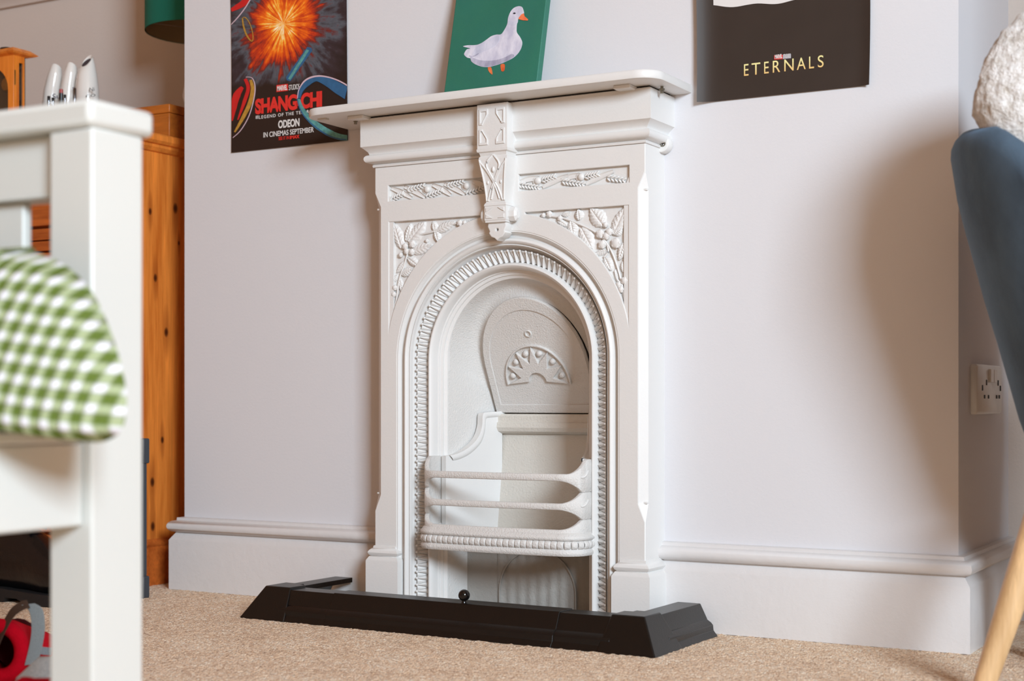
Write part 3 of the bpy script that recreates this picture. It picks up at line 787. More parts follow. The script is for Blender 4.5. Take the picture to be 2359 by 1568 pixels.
# ================================================================== POSTERS
def sheet(name, label, xa, xb, zb, zt, mat, curl):
    b = BM(); rows = []
    for j in range(41):
        z = zb+(zt-zb)*j/40; r = []
        for i in range(33):
            u = i/32; x = xa(z)+(xb(z)-xa(z))*u; r.append((x, -.0028-curl(u, (z-zb)/(zt-zb)), z+ (0)))
        rows.append(r)
    grid(b, rows); ex = bmesh.ops.extrude_face_region(b, geom=b.faces[:])
    for v in [g for g in ex['geom'] if isinstance(g, bmesh.types.BMVert)]: v.co.y += .0004
    o = obj(name, b, mat, loc=((xa(zb)+xb(zb))/2, -.0028, zb), ang=60); tag(o, label, 'poster'); return o
def burst():
    t = NT('poster_print_fiery'); v = t.coords(); sp = t.n('ShaderNodeSeparateXYZ'); t.l(v, sp.inputs[0])
    # centre of the burst relative to the sheet's origin
    bx, bz = onY(655, 55, 0).x-P1O.x, onY(655, 55, 0).z-P1O.z
    dx = t.math('SUBTRACT', sp.outputs[0], bx); dz = t.math('SUBTRACT', sp.outputs[2], bz)
    r = t.math('SQRT', t.math('ADD', t.math('MULTIPLY', dx, dx), t.math('MULTIPLY', dz, dz)))
    a = t.math('ARCTAN2', dz, dx)
    cmb = t.n('ShaderNodeCombineXYZ'); t.l(t.math('MULTIPLY', a, 3.4), cmb.inputs[0]); t.l(t.math('MULTIPLY', r, 5.0), cmb.inputs[1])
    rays = t.noise(cmb.outputs[0], 2.6, 4, .6); cloud = t.noise(v, 13, 5, .6)
    f = t.math('ADD', r, t.math('ADD', t.math('MULTIPLY', t.math('SUBTRACT', rays, .5), -.16), t.math('MULTIPLY', t.math('SUBTRACT', cloud, .5), .20)))
    f = t.math('MAXIMUM', f, t.math('MULTIPLY', r, .32))
    c = t.ramp(t.math('MULTIPLY', f, 5.0), [(.035, lin((255, 244, 214))), (.10, lin((255, 196, 70))), (.20, lin((244, 112, 24))), (.36, lin((196, 58, 26))), (.50, lin((104, 42, 38))), (.62, lin((88, 92, 100))), (.78, lin((60, 48, 52))), (1.0, lin((44, 34, 32)))])
    zb = onY(660, 178, 0).z-P1O.z
    m = t.math('MULTIPLY', t.math('SUBTRACT', t.math('ADD', zb, t.math('MULTIPLY', t.math('SUBTRACT', cloud, .5), .05)), sp.outputs[2]), 60)
    m = t.math('MINIMUM', t.math('MAXIMUM', m, 0.0), 1.0)
    t.col(t.mix(m, c, lin((46, 33, 28)))); t.set(Roughness=.5); t.b.inputs['Specular IOR Level'].default_value = .3; return t.m
p1 = [onY(x, y, 0) for x, y in ((528, 0), (535, 352), (801, 0), (803, 322))]
P1O = Vector(((p1[1].x+p1[3].x)/2, -.0028, p1[1].z))
def xl1(z): return p1[1].x+.000+(.004*math.sin((z-.98)*6))-.006*(z-p1[1].z)/.35
def xr1(z): return p1[3].x-.003*(z-p1[1].z)/.35
PO = sheet('film_poster', 'film poster of an orange fiery burst with red lettering, left of the mantel', xl1, xr1, p1[1].z, 1.56, burst(), lambda u, w: .0006*max(0, 1-u*9)**2*(1-w)+.0006*max(0, (u-.9)*10)**2)
YP = -.0036
def ptext(par, s, pL, pR, ht, mat, bold=0.0, space=1.0, y=YP):
    A, B = onY(*pL, y), onY(*pR, y)
    me = text(s, A.x, B.x, A.z, A.z+ht, y, bold, 0, space); return obj('lettering', me, mat, par, smooth=False)
def pbox(par, c, mat, name='print', y=YP): 
    pts = [onY(*p, y) for p in c]; return obj(name, plate([[(p.x, p.z) for p in pts]], y-.0002, y+.0006), mat, par, smooth=False)
pbox(PO, [(637, 212), (663, 209), (663, 193), (637, 196)], 'red')
ptext(PO, 'MARVEL', (638.5, 210), (662, 208), .0115, 'white', .03, .9, YP-.0004)
ptext(PO, 'STUDIOS', (665.5, 208), (690, 206), .0115, 'white', 0, .9)
ptext(PO, 'SHANG-CHI', (588, 264), (742, 247), .0345, 'red', .05, .92)
ptext(PO, 'LEGEND OF THE TEN RINGS', (597, 274), (737, 262), .0072, 'white', .01, 1.25)
ptext(PO, 'AND THE', (589, 274), (595.5, 273), .0072, 'white', .01)
ptext(PO, 'ODEON', (641, 296), (690, 291), .0175, 'white', .035)
ptext(PO, 'IN CINEMAS SEPTEMBER', (607, 317), (723, 304), .0115, 'white', .012)
ptext(PO, 'SEE IT IN', (642, 323), (666, 320.5), .0072, 'red', .01); ptext(PO, 'IMAX', (668, 320.5), (690, 318), .0076, 'red', .04)
# generic curved bands of colour
def band(par, cen, ra, rb, rot, a0, a1, w0, w1, mat, y=YP, name='band'):
    C0 = onY(*cen, y); L, R = [], []
    for k in range(41):
        a = math.radians(a0+(a1-a0)*k/40)
        for lst, w in ((L, w0), (R, w1)):
            px = ra*(1+w)*math.cos(a); py = rb*(1+w)*math.sin(a); c_, s_ = math.cos(rot), math.sin(rot)
            lst.append((C0.x+(px*c_-py*s_)*.00101, C0.z+(px*s_+py*c_)*.00101))
    obj(name, plate([L+R[::-1]], y-.0002, y+.0006), mat, par, smooth=False)
M['pblue'] = plain('print_blue', (50, 104, 148), .5, .25, 60); M['pteal'] = plain('print_teal', (100, 170, 168), .5, .35, 160)
M['pred'] = plain('print_crimson', (206, 34, 34), .5, .12, 50); M['pgold'] = plain('print_gold', (200, 150, 60), .5, .3, 160); M['pink2'] = plain('print_pale_pink', (214, 186, 196), .5); M['pdark'] = plain('print_dark', (46, 33, 28), .6, .1)
RT = math.radians(-17)
def swoosh(par, pts, ws, mat, lift):
    P = smoothline([(510+x/4.238, y/4.238, 0) for x, y in pts], 6); n = len(P); L, Rr = [], []
    for k, p in enumerate(P):
        d = (P[min(k+1, n-1)]-P[max(k-1, 0)]).normalized(); t = k/(n-1)*(len(ws)-1); a = int(min(t, len(ws)-2)); w = (ws[a]+(ws[a+1]-ws[a])*(t-a))/4.238/2
        for lst, sg in ((L, 1), (Rr, -1)):
            q = onY(p.x-d.y*w*sg, p.y+d.x*w*sg, YP); lst.append((min(max(q.x, xl1(q.z)+.0008), xr1(q.z)-.0008), min(q.z, 1.558)))
    obj('band', plate([L+Rr[::-1]], YP-lift-.0002, YP+.0006), mat, par, smooth=False)
swoosh(PO, [(100, 1180), (115, 1060), (150, 930), (205, 850)], [20, 60, 70, 30], 'pred', 0)
swoosh(PO, [(232, 770), (262, 860), (225, 990), (160, 1170)], [30, 34, 34, 10], 'pred', .0001)
swoosh(PO, [(285, 780), (305, 870), (280, 1000), (215, 1140), (130, 1290)], [26, 34, 40, 34, 14], 'pgold', .0002)
swoosh(PO, [(240, 752), (300, 762), (328, 840), (318, 960), (270, 1130), (190, 1270), (112, 1345)], [5, 6, 7, 7, 6, 6, 5], 'pink2', .0003)
swoosh(PO, [(755, 965), (775, 880), (840, 810), (930, 770), (1040, 800), (1140, 860), (1235, 915)], [26, 50, 60, 46, 90, 110, 120], 'pblue', .0005)
swoosh(PO, [(745, 960), (757, 880), (805, 800), (870, 758), (960, 742), (1060, 757), (1150, 790), (1232, 835)], [6, 8, 14, 16, 14, 12, 12, 12], 'pink2', .0006)
swoosh(PO, [(755, 960), (785, 1050), (850, 1150), (950, 1235), (1060, 1300), (1150, 1335), (1235, 1345)], [20, 34, 50, 64, 64, 60, 50], 'pteal', .0005)
swoosh(PO, [(742, 960), (765, 1050), (820, 1145), (920, 1240), (1040, 1320), (1140, 1355), (1220, 1362)], [8, 10, 12, 14, 16, 14, 10], 'pblue', .0006)
swoosh(PO, [(205, 175), (215, 250), (245, 340), (290, 400), (308, 380), (300, 300), (272, 220), (235, 172), (210, 172)], [8, 14, 14, 10, 6, 6, 6, 8, 8], 'pgold', .0001)
swoosh(PO, [(95, 100), (150, 70), (215, 30), (270, -40)], [30, 50, 60, 60], 'pred', 0)
swoosh(PO, [(95, 240), (160, 170), (230, 80), (285, -10)], [6, 8, 8, 8], 'pink2', .0001)
pbox(PO, [(661, 185), (659, 178), (708, 108), (717, 110), (719, 116), (669, 187)], 'pblue', 'band'); pbox(PO, [(664, 181), (706, 114), (712, 116), (669, 184)], 'pteal', 'band', YP-.0004)

p2 = [onY(x, y, 0) for x, y in ((1607, 0), (1612, 238), (2003, 0), (2005, 194))]
M['pbrown'] = plain('print_near_black', (58, 49, 44), .45, .1, 12, spec=.35)
def xl2(z): return p2[1].x+.006*math.sin((z-.98)*7)-.012*(z-p2[1].z)/.35
P2 = sheet('film_poster', 'dark film poster with small gold lettering, right of the mantel', xl2, lambda z: p2[3].x+.002*math.sin((z-.98)*12), p2[1].z, 1.46, 'pbrown', lambda u, w: .012*max(0, 1-u*8)**2+.006*max(0, (u-.93)*14)**2*(1-w))
def goldm():
    t = NT('print_gold_gradient'); v = t.coords(); sp = t.n('ShaderNodeSeparateXYZ'); t.l(v, sp.inputs[0])
    z0 = onY(1800, 160, YP).z-P2.location.z
    f = t.math('ADD', t.math('MULTIPLY', t.math('SUBTRACT', sp.outputs[2], z0), 25), .5)
    t.col(t.ramp(f, [(.1, lin((226, 158, 84))), (.8, lin((236, 226, 160)))])); t.set(Roughness=.5); return t.m
M['gold'] = goldm()
def fit_letters():
    A, B = onY(1714, 175, YP), onY(1898, 154, YP); y = YP; ws = [10, 19, 10, 16, 20, 19, 10.5, 12]; centres = [693, 812, 942, 1066, 1220, 1372, 1499, 1612]
    for ch, w, c in zip('ETERNALS', ws, centres):
        px = 1590+c/5.361; P_ = onY(px, 165, y); hw_ = w*.00088/2
        zc = A.z-.0; me = text(ch, P_.x-hw_, P_.x+hw_, zc, zc+.0215, y, .0); obj('lettering', me, M['gold'], P2, smooth=False)
    for o in [o for o in P2.children if o.data.name.startswith('tmp')]: pass
fit_letters()
pbox(P2, [(1783.5, 137.5), (1803, 136), (1803, 126), (1783.5, 127.5)], 'red'); pbox(P2, [(1803.5, 136), (1822, 134), (1822, 124), (1803.5, 126)], 'printgrey')
ptext(P2, 'MARVEL', (1785, 136), (1802, 135), .0078, 'white', .03, .9, YP-.0004); ptext(P2, 'STUDIOS', (1804.5, 134.5), (1821, 133), .0075, 'white', .0, .9, YP-.0004)
sk = [(1607.5, 15)]+[(1607+x, 15-x*.02-3*math.sin(x*.06)-max(0, x-120)*.085) for x in range(10, 396, 8)]+[(2003, -60), (2003, -400), (1603, -400)]
q = [onY(*p, YP) for p in sk]; q = [p for p in q if True]
q = [(min(max(p.x, xl2(min(p.z, 1.45))+.001), p2[3].x-.001), min(p.z, 1.459)) for p in q]
obj('print', plate([q], YP-.0002, YP+.0006), 'white', P2, smooth=False)

# ================================================================== DUCK PAINTING
LA = math.radians(13)
cA, cB = onY(1018.5, 208, -.09), onY(1232.5, 183, -.09)
ZC = 1.0232; CXL, CXR = cA.x-.0005, cB.x; CWD = .0175; CHT = .31
Nc = Vector((0, -math.cos(LA), math.sin(LA))); P0c = Vector((CXL, -.086, ZC)); UPc = Vector((0, math.sin(LA), math.cos(LA)))
M['green'] = None
def greenm():
    t = NT('green_acrylic'); v = t.coords((6, 6, 3)); n = t.noise(v, 3, 5, .6); n2 = t.noise(t.coords(), 8, 3)
    t.col(t.mix(n2, t.mix(n, lin((30, 92, 78)), lin((44, 122, 88))), lin((42, 116, 104)))); t.bump(t.noise(t.coords(), 900, 2), .0004); t.set(Roughness=.55); return t.m
M['green'] = greenm()
b = BM(); vs = []
for x in (CXL, CXR):
    for up in (0, CHT):
        for dn in (0, -CWD):
            vs.append(b.verts.new(P0c+Vector((x-CXL, 0, 0))+UPc*up+Nc*dn))
for f in ((0, 1, 3, 2), (4, 6, 7, 5), (0, 4, 5, 1), (2, 3, 7, 6), (0, 2, 6, 4), (1, 5, 7, 3)): b.faces.new([vs[i] for i in f])
for v in b.verts: v.co.z += .0042
CV = obj('canvas_painting', b, M['green'], loc=((CXL+CXR)/2, -.086, ZC), bevel=.0015)
tag(CV, 'green canvas painting of a white duck leaning on the mantel shelf', 'painting')
P0c.z += .0042
LM = Matrix((Vector((1, 0, 0)), -Nc, UPc)).transposed().to_4x4(); LM.translation = P0c
LMi = LM.inverted()
def duckpoly(pts, mat, lift, smooth_=True, name='print'):
    q = [LMi @ onPlane(1000+x/6.817, y/6.817, P0c, Nc) for x, y in pts]
    if smooth_: q = smoothline([(p.x, p.z, 0) for p in q], 5, True); q = [(p.x, p.y) for p in q]
    else: q = [(p.x, p.z) for p in q]
    me = plate([q], -lift-.0002, -lift+.0002); me.transform(LM); obj(name, me, mat, CV, smooth=False)
def duckm(name, a, b_):
    t = NT(name); n = t.noise(t.coords((20, 20, 9)), 2.2, 4, .6); t.col(t.ramp(n, [(.35, lin(a)), (.62, lin(b_))])); t.set(Roughness=.6); t.bump(n, .0006); return t.m
M['duck'] = duckm('duck_white', (192, 190, 210), (226, 224, 236)); M['duckshade'] = duckm('duck_grey', (152, 150, 172), (196, 194, 212)); M['duckshade2'] = duckm('duck_mid', (186, 188, 208), (214, 214, 230))
M['beak'] = duckm('beak_orange', (232, 110, 66), (246, 140, 92)); M['eye'] = plain('eye_black', (30, 32, 48), .4); M['foot'] = duckm('foot_orange', (206, 84, 40), (236, 134, 80))
duckpoly([(1050, 540), (1100, 480), (1150, 380), (1165, 280), (1200, 190), (1250, 130), (1320, 100), (1380, 110), (1405, 160), (1412, 220), (1360, 250), (1325, 300), (1305, 370), (1298, 440), (1302, 510), (1350, 580), (1385, 660), (1375, 740), (1335, 820), (1270, 890), (1200, 935), (1080, 990), (960, 1030), (850, 1055), (740, 1045), (640, 1005), (585, 960), (575, 920), (520, 905), (475, 860), (485, 820), (520, 775), (570, 765), (520, 748), (456, 730), (530, 712), (660, 708), (740, 680), (830, 620), (900, 570), (980, 545)], 'duck', .0004)
duckpoly([(575, 905), (640, 920), (740, 950), (880, 955), (1000, 940), (1120, 900), (1220, 850), (1262, 880), (1200, 932), (1080, 985), (960, 1025), (850, 1048), (740, 1038), (640, 998), (588, 955)], 'duckshade', .0007)
duckpoly([(700, 720), (820, 640), (930, 590), (1030, 575), (1000, 680), (900, 760), (780, 810), (640, 870), (600, 860), (620, 800)], 'duckshade2', .0007)
duckpoly([(1170, 330), (1240, 340), (1318, 318), (1300, 380), (1230, 400), (1165, 380)], 'duckshade2', .0007)
duckpoly([(560, 870), (610, 880), (700, 840), (690, 860), (600, 905), (560, 890)], 'duckshade', .0009)
duckpoly([(1330, 285), (1375, 228), (1412, 212), (1425, 258), (1482, 308), (1470, 326), (1400, 322), (1335, 305)], 'beak', .0009, False)
duckpoly([(1245, 210), (1262, 200), (1288, 208), (1270, 222), (1250, 220)], 'eye', .0009)
duckpoly([(848, 1065), (895, 1058), (915, 1120), (918, 1168), (895, 1160), (862, 1120)], 'foot', .0006); duckpoly([(1050, 1015), (1108, 1010), (1112, 1080), (1095, 1120), (1065, 1120), (1050, 1075)], 'foot', .0006)

# ================================================================== WALL SOCKET
yA, yB = .092, .300; zA, zB = .4055, .4945
SO = thing('wall_socket', 'white double plug socket on the side of the chimney breast', 'socket', (BR, (yA+yB)/2, zA))
b = BM(); rows = []
for x, e in ((0, 0), (.009, .0), (.0115, .0022)):
    rows.append([(BR+x, y, z) for y, z in [(yA+e+.004, zA+e), (yB-e-.004, zA+e), (yB-e, zA+e+.004), (yB-e, zB-e-.004), (yB-e-.004, zB-e), (yA+e+.004, zB-e), (yA+e, zB-e-.004), (yA+e, zA+e+.004)]])
grid(b, rows, closev=True, cap=True); obj('faceplate', b, 'socket', SO, ang=50)
fx_ = BR+.0115
def sk_(u, v, du, dv, name, mat, d=.0006):
    b = BM(); y = yA+(yB-yA)*u; z = zA+(zB-zA)*v; box(b, fx_-.001, fx_+d, y-du/2, y+du/2, z-dv/2, z+dv/2); obj(name, b, mat, SO, bevel=.0008 if d > .001 else 0)
for u in (.52, .66): sk_(u, .78, .026, .024, 'switch', 'socket', .004)
for u in (.36, .84): sk_(u, .64, .008, .010, 'earth_slot', 'slot')
for u in (.20, .96-.02): sk_(u, .53, .008, .010, 'earth_slot', 'slot')
for u in (.28, .44, .78, .89): sk_(u, .35, .010, .0065, 'pin_slot', 'slot')

# ================================================================== PINE CHEST
knots = [(kx, kz, kr) for kx, kz, kr in []]
def kpos(px, py, r): 
    r_ = ray(px, py); p = CAM+r_*((-1.10-CAM.x)/r_.x); return (p.y-.185, p.z, r)
kn = [kpos(346, 487, .006), kpos(358, 640, .007), kpos(383, 765, .008), kpos(374, 1013, .006), kpos(351, 1110, .008), kpos(352, 1212, .008), kpos(404, 480, .009), kpos(412, 560, .004)]
M['pine'] = pine('honey_pine', (196, 104, 34), (222, 132, 54), 'Z', kn)
M['pinefront'] = pine('honey_pine_drawer', (156, 74, 26), (184, 96, 38), 'X')
CH = thing('pine_chest', 'tall honey pine chest of drawers in the alcove left of the chimney breast', 'chest of drawers', (-1.52, .185, 0))
cx0, cx1, cy0, cy1 = -1.94, -1.10, -.03, .41
# side boards: tongue-and-groove panel boards
for i in range(3):
    ya = cy0+.004+(cy1-cy0-.004)*i/3; yb = cy0+.004+(cy1-cy0-.004)*(i+1)/3-.0012
    b = BM(); box(b, cx1-.02, cx1, ya, yb, .088, 1.015); obj('board', b, 'pine', CH, bevel=.0012)
b = BM(); box(b, cx0, cx1-.02, cy0+.02, cy1, .088, 1.015); obj('carcass', b, 'pinefront', CH)
b = strip_profile([(cx1, cy1), (cx1, cy0), (cx0, cy0), (cx0, cy1)][::-1], [(-.02, 0), (.010, 0), (.010, .083), (.006, .089), (.009, .094), (.009, .098), (.003, .107), (-.02, .107)])
obj('base_plinth', b, 'pinefront', CH)
b = BM(); rows = []
for z, e in ((1.008, -.004), (1.012, .006), (1.020, .012), (1.026, .012), (1.028, .019), (1.034, .024), (1.046, .024), (1.050, .020)):
    rows.append([(cx0-e, cy0-e, z), (cx1+e, cy0-e, z), (cx1+e, cy1, z), (cx0-e, cy1, z)])
grid(b, rows, closev=True, cap=True); obj('top', b, 'pine', CH, ang=25)
kz = .914
zr = [(.115, .275), (.281, .44), (.446, .605), (.611, .7845), (.7905, .8135), (.817, .8435), (.850, .999)]
for i, (a, c) in enumerate(zr):
    if i in (4, 5):
        b = BM(); box(b, cx0+.02, cx1-.02, cy0+.002, cy0+.02, a, c); obj('drawer_rail', b, 'pinefront', CH, bevel=.001); continue
    for x0_, x1_ in (((cx0+.02, -1.535), (-1.53, cx1-.02)) if i == 6 else ((cx0+.02, cx1-.02),)):
        b = BM(); box(b, x0_, x1_, cy0-.004, cy0+.02, a, c); dr = obj('drawer', b, 'pinefront', CH, bevel=.002)
        ks = [(x0_+x1_)/2-.0] if i == 6 else [x0_+.16, x1_-.16]
        if i == 6 and x0_ > -1.6: ks = [-1.4585]; 
        for kx in ks:
            b = BM(); lathe(b, (0, 0, 0), [(0, 0), (.008, 0), (.007, .008), (.016, .016), (.0175, .022), (.014, .028), (0, .030)], 20)
            for v in b.verts: v.co = Vector((kx+v.co.x, cy0-.003-v.co.z, (kz if i == 6 else (a+c)/2)+v.co.y))
            obj('knob', b, 'pine', dr)
# pine box with lid
PB = thing('pine_box', 'dark pine lidded box on top of the chest beside the lamp', 'box', (-1.28, .15, 1.0505))
M['pinebox'] = pine('aged_pine', (150, 78, 22), (176, 100, 34), 'X')
bx0, bx1, by0, by1 = -1.43, -1.104, .0755, .222
b = BM(); box(b, bx0, bx1, by0, by1, 1.0505, 1.1115); obj('body', b, 'pinebox', PB, bevel=.0015)
b = BM(); box(b, bx0-.001, bx1+.001, by0-.001, by1+.001, 1.1125, 1.133); obj('lid', b, 'pinebox', PB, bevel=.002)
# lamp
LP = thing('table_lamp', 'table lamp with a teal drum shade on the pine chest', 'lamp', (-1.213, .305, 1.0505))
def tealm():
    t = NT('teal_fabric_shade'); v = t.coords((1, 1, 1)); t.col(t.mix(t.noise(v, 500, 2), lin((4, 104, 88)), lin((8, 122, 102)))); t.set(Roughness=.8); t.bump(t.noise(v, 700, 2), .0004); return t.m
M['teal'] = tealm(); M['shadein'] = plain('cream_shade_lining', (150, 130, 96), .8)
ct = (-1.213, .305, 0); zb_, zt_ = 1.3625, 1.60; r_ = .135
b = BM(); lathe(b, ct, [(r_, zb_), (r_, zt_), (r_-.002, zt_), (r_-.002, zb_)], 64); 
for f in [f for f in b.faces if len(f.verts) > 4]: b.faces.remove(f)
sh = obj('lamp_shade', b, 'teal', LP, ang=50)
b = BM(); lathe(b, ct, [(r_-.0025, zb_+.001), (r_-.0025, zt_-.001), (r_-.003, zt_-.001), (r_-.003, zb_+.001)], 64)
for f in [f for f in b.faces if len(f.verts) > 4]: b.faces.remove(f)
obj('shade_lining', b, 'shadein', sh)
b = BM(); lathe(b, ct, [(0, 1.0505), (.052, 1.0505), (.055, 1.062), (.035, 1.075), (.018, 1.10), (.03, 1.15), (.042, 1.20), (.034, 1.25), (.014, 1.29), (.012, 1.34), (.016, 1.345), (.016, 1.39), (0, 1.39)], 32); obj('base', b, 'vase', LP)
b = BM()
for k in range(3):
    a = 2*PI*k/3; tube(b, [(ct[0], ct[1], 1.372), (ct[0]+math.cos(a)*(r_-.003), ct[1]+math.sin(a)*(r_-.003), 1.372)], .0012, 6)
obj('shade_spider', b, 'screw', LP)
b = BM(); ball(b, (ct[0], ct[1], 1.43), .028, 1, 1, 1.15, 20); obj('bulb', b, 'white', LP)
# clock
CK = thing('mantel_clock', 'small orange pine cased clock with glazed door on the chest', 'clock', (-1.68, .09, 1.0505))
M['clockwood'] = pine('orange_pine', (206, 104, 24), (236, 138, 48), 'Z')
def glassm():
    t = NT('clock_glass'); t.set(Roughness=.03, IOR=1.45); t.b.inputs['Transmission Weight'].default_value = 1.0; t.col((.9, .9, .88, 1)); return t.m
M['glass'] = glassm(); M['clockdark'] = plain('clock_inside', (96, 82, 62), .7)
kx0, kx1, ky0, ky1, kzt = -1.765, -1.5985, .05, .092, 1.300
b = BM(); box(b, kx0, kx1, ky0, ky1, 1.0505, 1.075); obj('base', b, 'clockwood', CK, bevel=.002)
b = BM(); box(b, kx0+.004, kx1-.004, ky1-.006, ky1, 1.075, kzt); obj('back', b, 'clockdark', CK)
for x in (kx0, kx1-.020):
    b = BM(); box(b, x, x+.020, ky0, ky0+.012, 1.075, kzt); obj('door_stile', b, 'clockwood', CK, bevel=.001)
for y0_, y1_ in ((ky0+.0125, ky0+.018), (ky1-.011, ky1-.0062)):
    for x in (kx1-.006, kx0):
        b = BM(); box(b, x, x+.006, y0_, y1_, 1.075, kzt); obj('side_post', b, 'clockwood', CK)
arcp = [(kx0+.020, 1.215)]+[((kx0+kx1)/2-(kx1-kx0-.04)/2*math.cos(PI*k/16), 1.215+.060*math.sin(PI*k/16)) for k in range(17)]
hdr = [(kx0+.020, kzt), (kx1-.020, kzt)]+[(p[0], p[1]) for p in arcp[::-1]]
obj('door_head', plate([hdr], ky0, ky0+.012, .0008), 'clockwood', CK)
b = BM(); box(b, kx1-.006, kx1, ky0+.018, ky1-.011, 1.283, kzt); obj('side_head', b, 'clockwood', CK)
b = BM(); box(b, kx1-.004, kx1-.002, ky0+.012, ky1-.006, 1.075, 1.283); obj('side_glass', b, 'glass', CK)
b = BM(); box(b, kx0+.018, kx1-.018, ky0+.004, ky0+.006, 1.075, 1.276); obj('door_glass', b, 'glass', CK)
b = BM(); rows = []
for z, e in ((kzt, .0), (kzt+.004, .010), (kzt+.008, .014), (kzt+.018, .004), (kzt+.020, -.004)):
    rows.append([(kx0-e, ky0-e, z), (kx1+e, ky0-e, z), (kx1+e, ky1+e*2, z), (kx0-e, ky1+e*2, z)])
grid(b, rows, closev=True, cap=True); obj('roof', b, 'clockwood', CK, ang=20)
b = BM(); lathe(b, (-1.645, .07, kzt+.019), [(0, 0), (.018, 0), (.016, .006), (.006, .009), (0, .010)], 20); obj('finial', b, 'clearcap', CK)
b = BM(); box(b, kx1-.001, kx1+.0015, ky0+.002, ky0+.006, 1.225, 1.262); obj('hinge', b, 'brass', CK)
b = BM(); lathe(b, (0, 0, 0), [(0, 0), (.018, 0), (.016, .004), (0, .006)], 20)
for v in b.verts: v.co = Vector((-1.650+v.co.x, ky0+.026-v.co.z, 1.235+v.co.y))
obj('pendulum_bob', b, 'brass', CK)
b = BM(); tube(b, [(-1.65, ky0+.025, 1.24), (-1.65, ky0+.025, 1.285)], .0015, 6); tube(b, [(-1.636, ky0+.028, 1.08), (-1.636, ky0+.028, 1.285)], .003, 8); obj('pendulum_rod', b, 'brass', CK)
# three ceramic vases
def vase(px, py, y, rx, zt, lean_, label, kind):
    p = onY(px, py, y); z0 = 1.0505; h = zt-z0
    V = thing('ceramic_vase', label, 'vase', (p.x, y, z0), 'white glazed vases on the pine chest')
    b = BM(); rows = []
    prof_ = [(0, .0), (.62, .0), (.70, .02), (.80, .15), (.93, .38), (1.0, .55), (.97, .70), (.84, .84), (.66, .94), (.50, .985), (.42, 1.0), (.36, .985), (.33, .93), (0, .90)] if kind else [(0, .0), (.66, .0), (.70, .02), (.78, .15), (.90, .38), (1.0, .60), (.98, .75), (.84, .90), (.62, .985), (.5, 1.0), (.3, .995), (0, .99)]
    for r, t in prof_:
        bend = lean_*(math.sin(PI*min(1, max(0, (t-.3)/.7)))*-.45+max(0, t-.55)*1.2)
        tilt = (0.034 if kind else -.012)*max(0, (t-.9)/.1)
        rows.append([(p.x+bend+rx*r*math.cos(2*PI*k/28), y+rx*r*math.sin(2*PI*k/28), z0+h*t+tilt*math.sin(2*PI*k/28)*.5) for k in range(28)])
    grid(b, rows, closev=True); obj('body', b, 'vase', V, ang=60)
    if kind:
        b = BM(); rows = [[(p.x+lean_*.54+rx*r*math.cos(2*PI*k/20), y-.003+rx*r*math.sin(2*PI*k/20), z0+h*.982+.0150*math.sin(2*PI*k/20)*r/.45-.001) for k in range(20)] for r in (.0, .2, .37)]
        grid(b, rows, closev=True); obj('opening', b, 'darkhole', V)
    return V, p, y
def scrawl(V, pL, pR, s, y, mat, ht):
    A, B = onY(*pL, y), onY(*pR, y); obj('lettering', text(s, A.x, B.x, A.z, A.z+ht, y, .0), mat, V, smooth=False)
V, p, y = vase(123, 235, .18, .0225, 1.293, .022, 'leftmost white vase, leaning, marked Su in blue', 0); scrawl(V, (121, 229), (138, 227), 'Su', .1585, 'navy', .014)
V, p, y = vase(160, 235, .18, .021, 1.291, .018, 'middle white vase of three, leaning, behind the silver tube', 0); scrawl(V, (167, 208), (173, 207), 'S', .160, 'navy', .008)
V, p, y = vase(201, 235, .18, .0305, 1.297, -.0, 'widest white vase, with a dark slanted mouth', 1)
scrawl(V, (206, 211), (218, 209), 'Ni', .156, 'greyprint', .010); scrawl(V, (198, 225), (220, 222), 'co', .1545, 'greyprint', .007)
def tube_item(px, py, r, zt, mat, capmat, label, name, cat, grp=None, ch=.02):
    p = onY(px, py, .12); T = thing(name, label, cat, (p.x, .12, 1.0505), grp)
    b = BM(); lathe(b, (p.x, .12, 0), [(0, 1.0505), (r, 1.0505), (r*1.03, 1.06), (r, zt-ch), (r*.6, zt-ch+.001), (0, zt-ch+.001)], 18); obj('body', b, mat, T)
    b = BM(); lathe(b, (p.x, .12, 0), [(0, zt-ch), (r*.95, zt-ch), (r*.95, zt-.001), (r*.8, zt), (0, zt)], 18); obj('cap', b, capmat, T)
tube_item(112.5, 235, .0042, 1.203, 'silver', 'clearcap', 'slim bottle with black cap before the leftmost vase', 'slim_bottle', 'bottle', 'slim bottles on the chest', .012)
tube_item(122, 235, .0036, 1.198, 'silver', 'clearcap', 'shortest slim bottle with black cap under the blue lettering', 'slim_bottle', 'bottle', 'slim bottles on the chest', .010)
tube_item(141, 232, .0050, 1.216, 'clearcap', 'pink', 'slim black bottle with dusky red tip between two vases', 'slim_bottle', 'bottle', 'slim bottles on the chest', .010)
tube_item(149.5, 235, .0036, 1.201, 'silver', 'clearcap', 'slim bottle with black cap before the middle vase', 'slim_bottle', 'bottle', 'slim bottles on the chest', .010)
tube_item(172, 235, .0040, 1.214, 'silver', 'silver', 'shiny silver tube standing before the middle vase', 'silver_tube', 'cosmetic tube', None, .03)

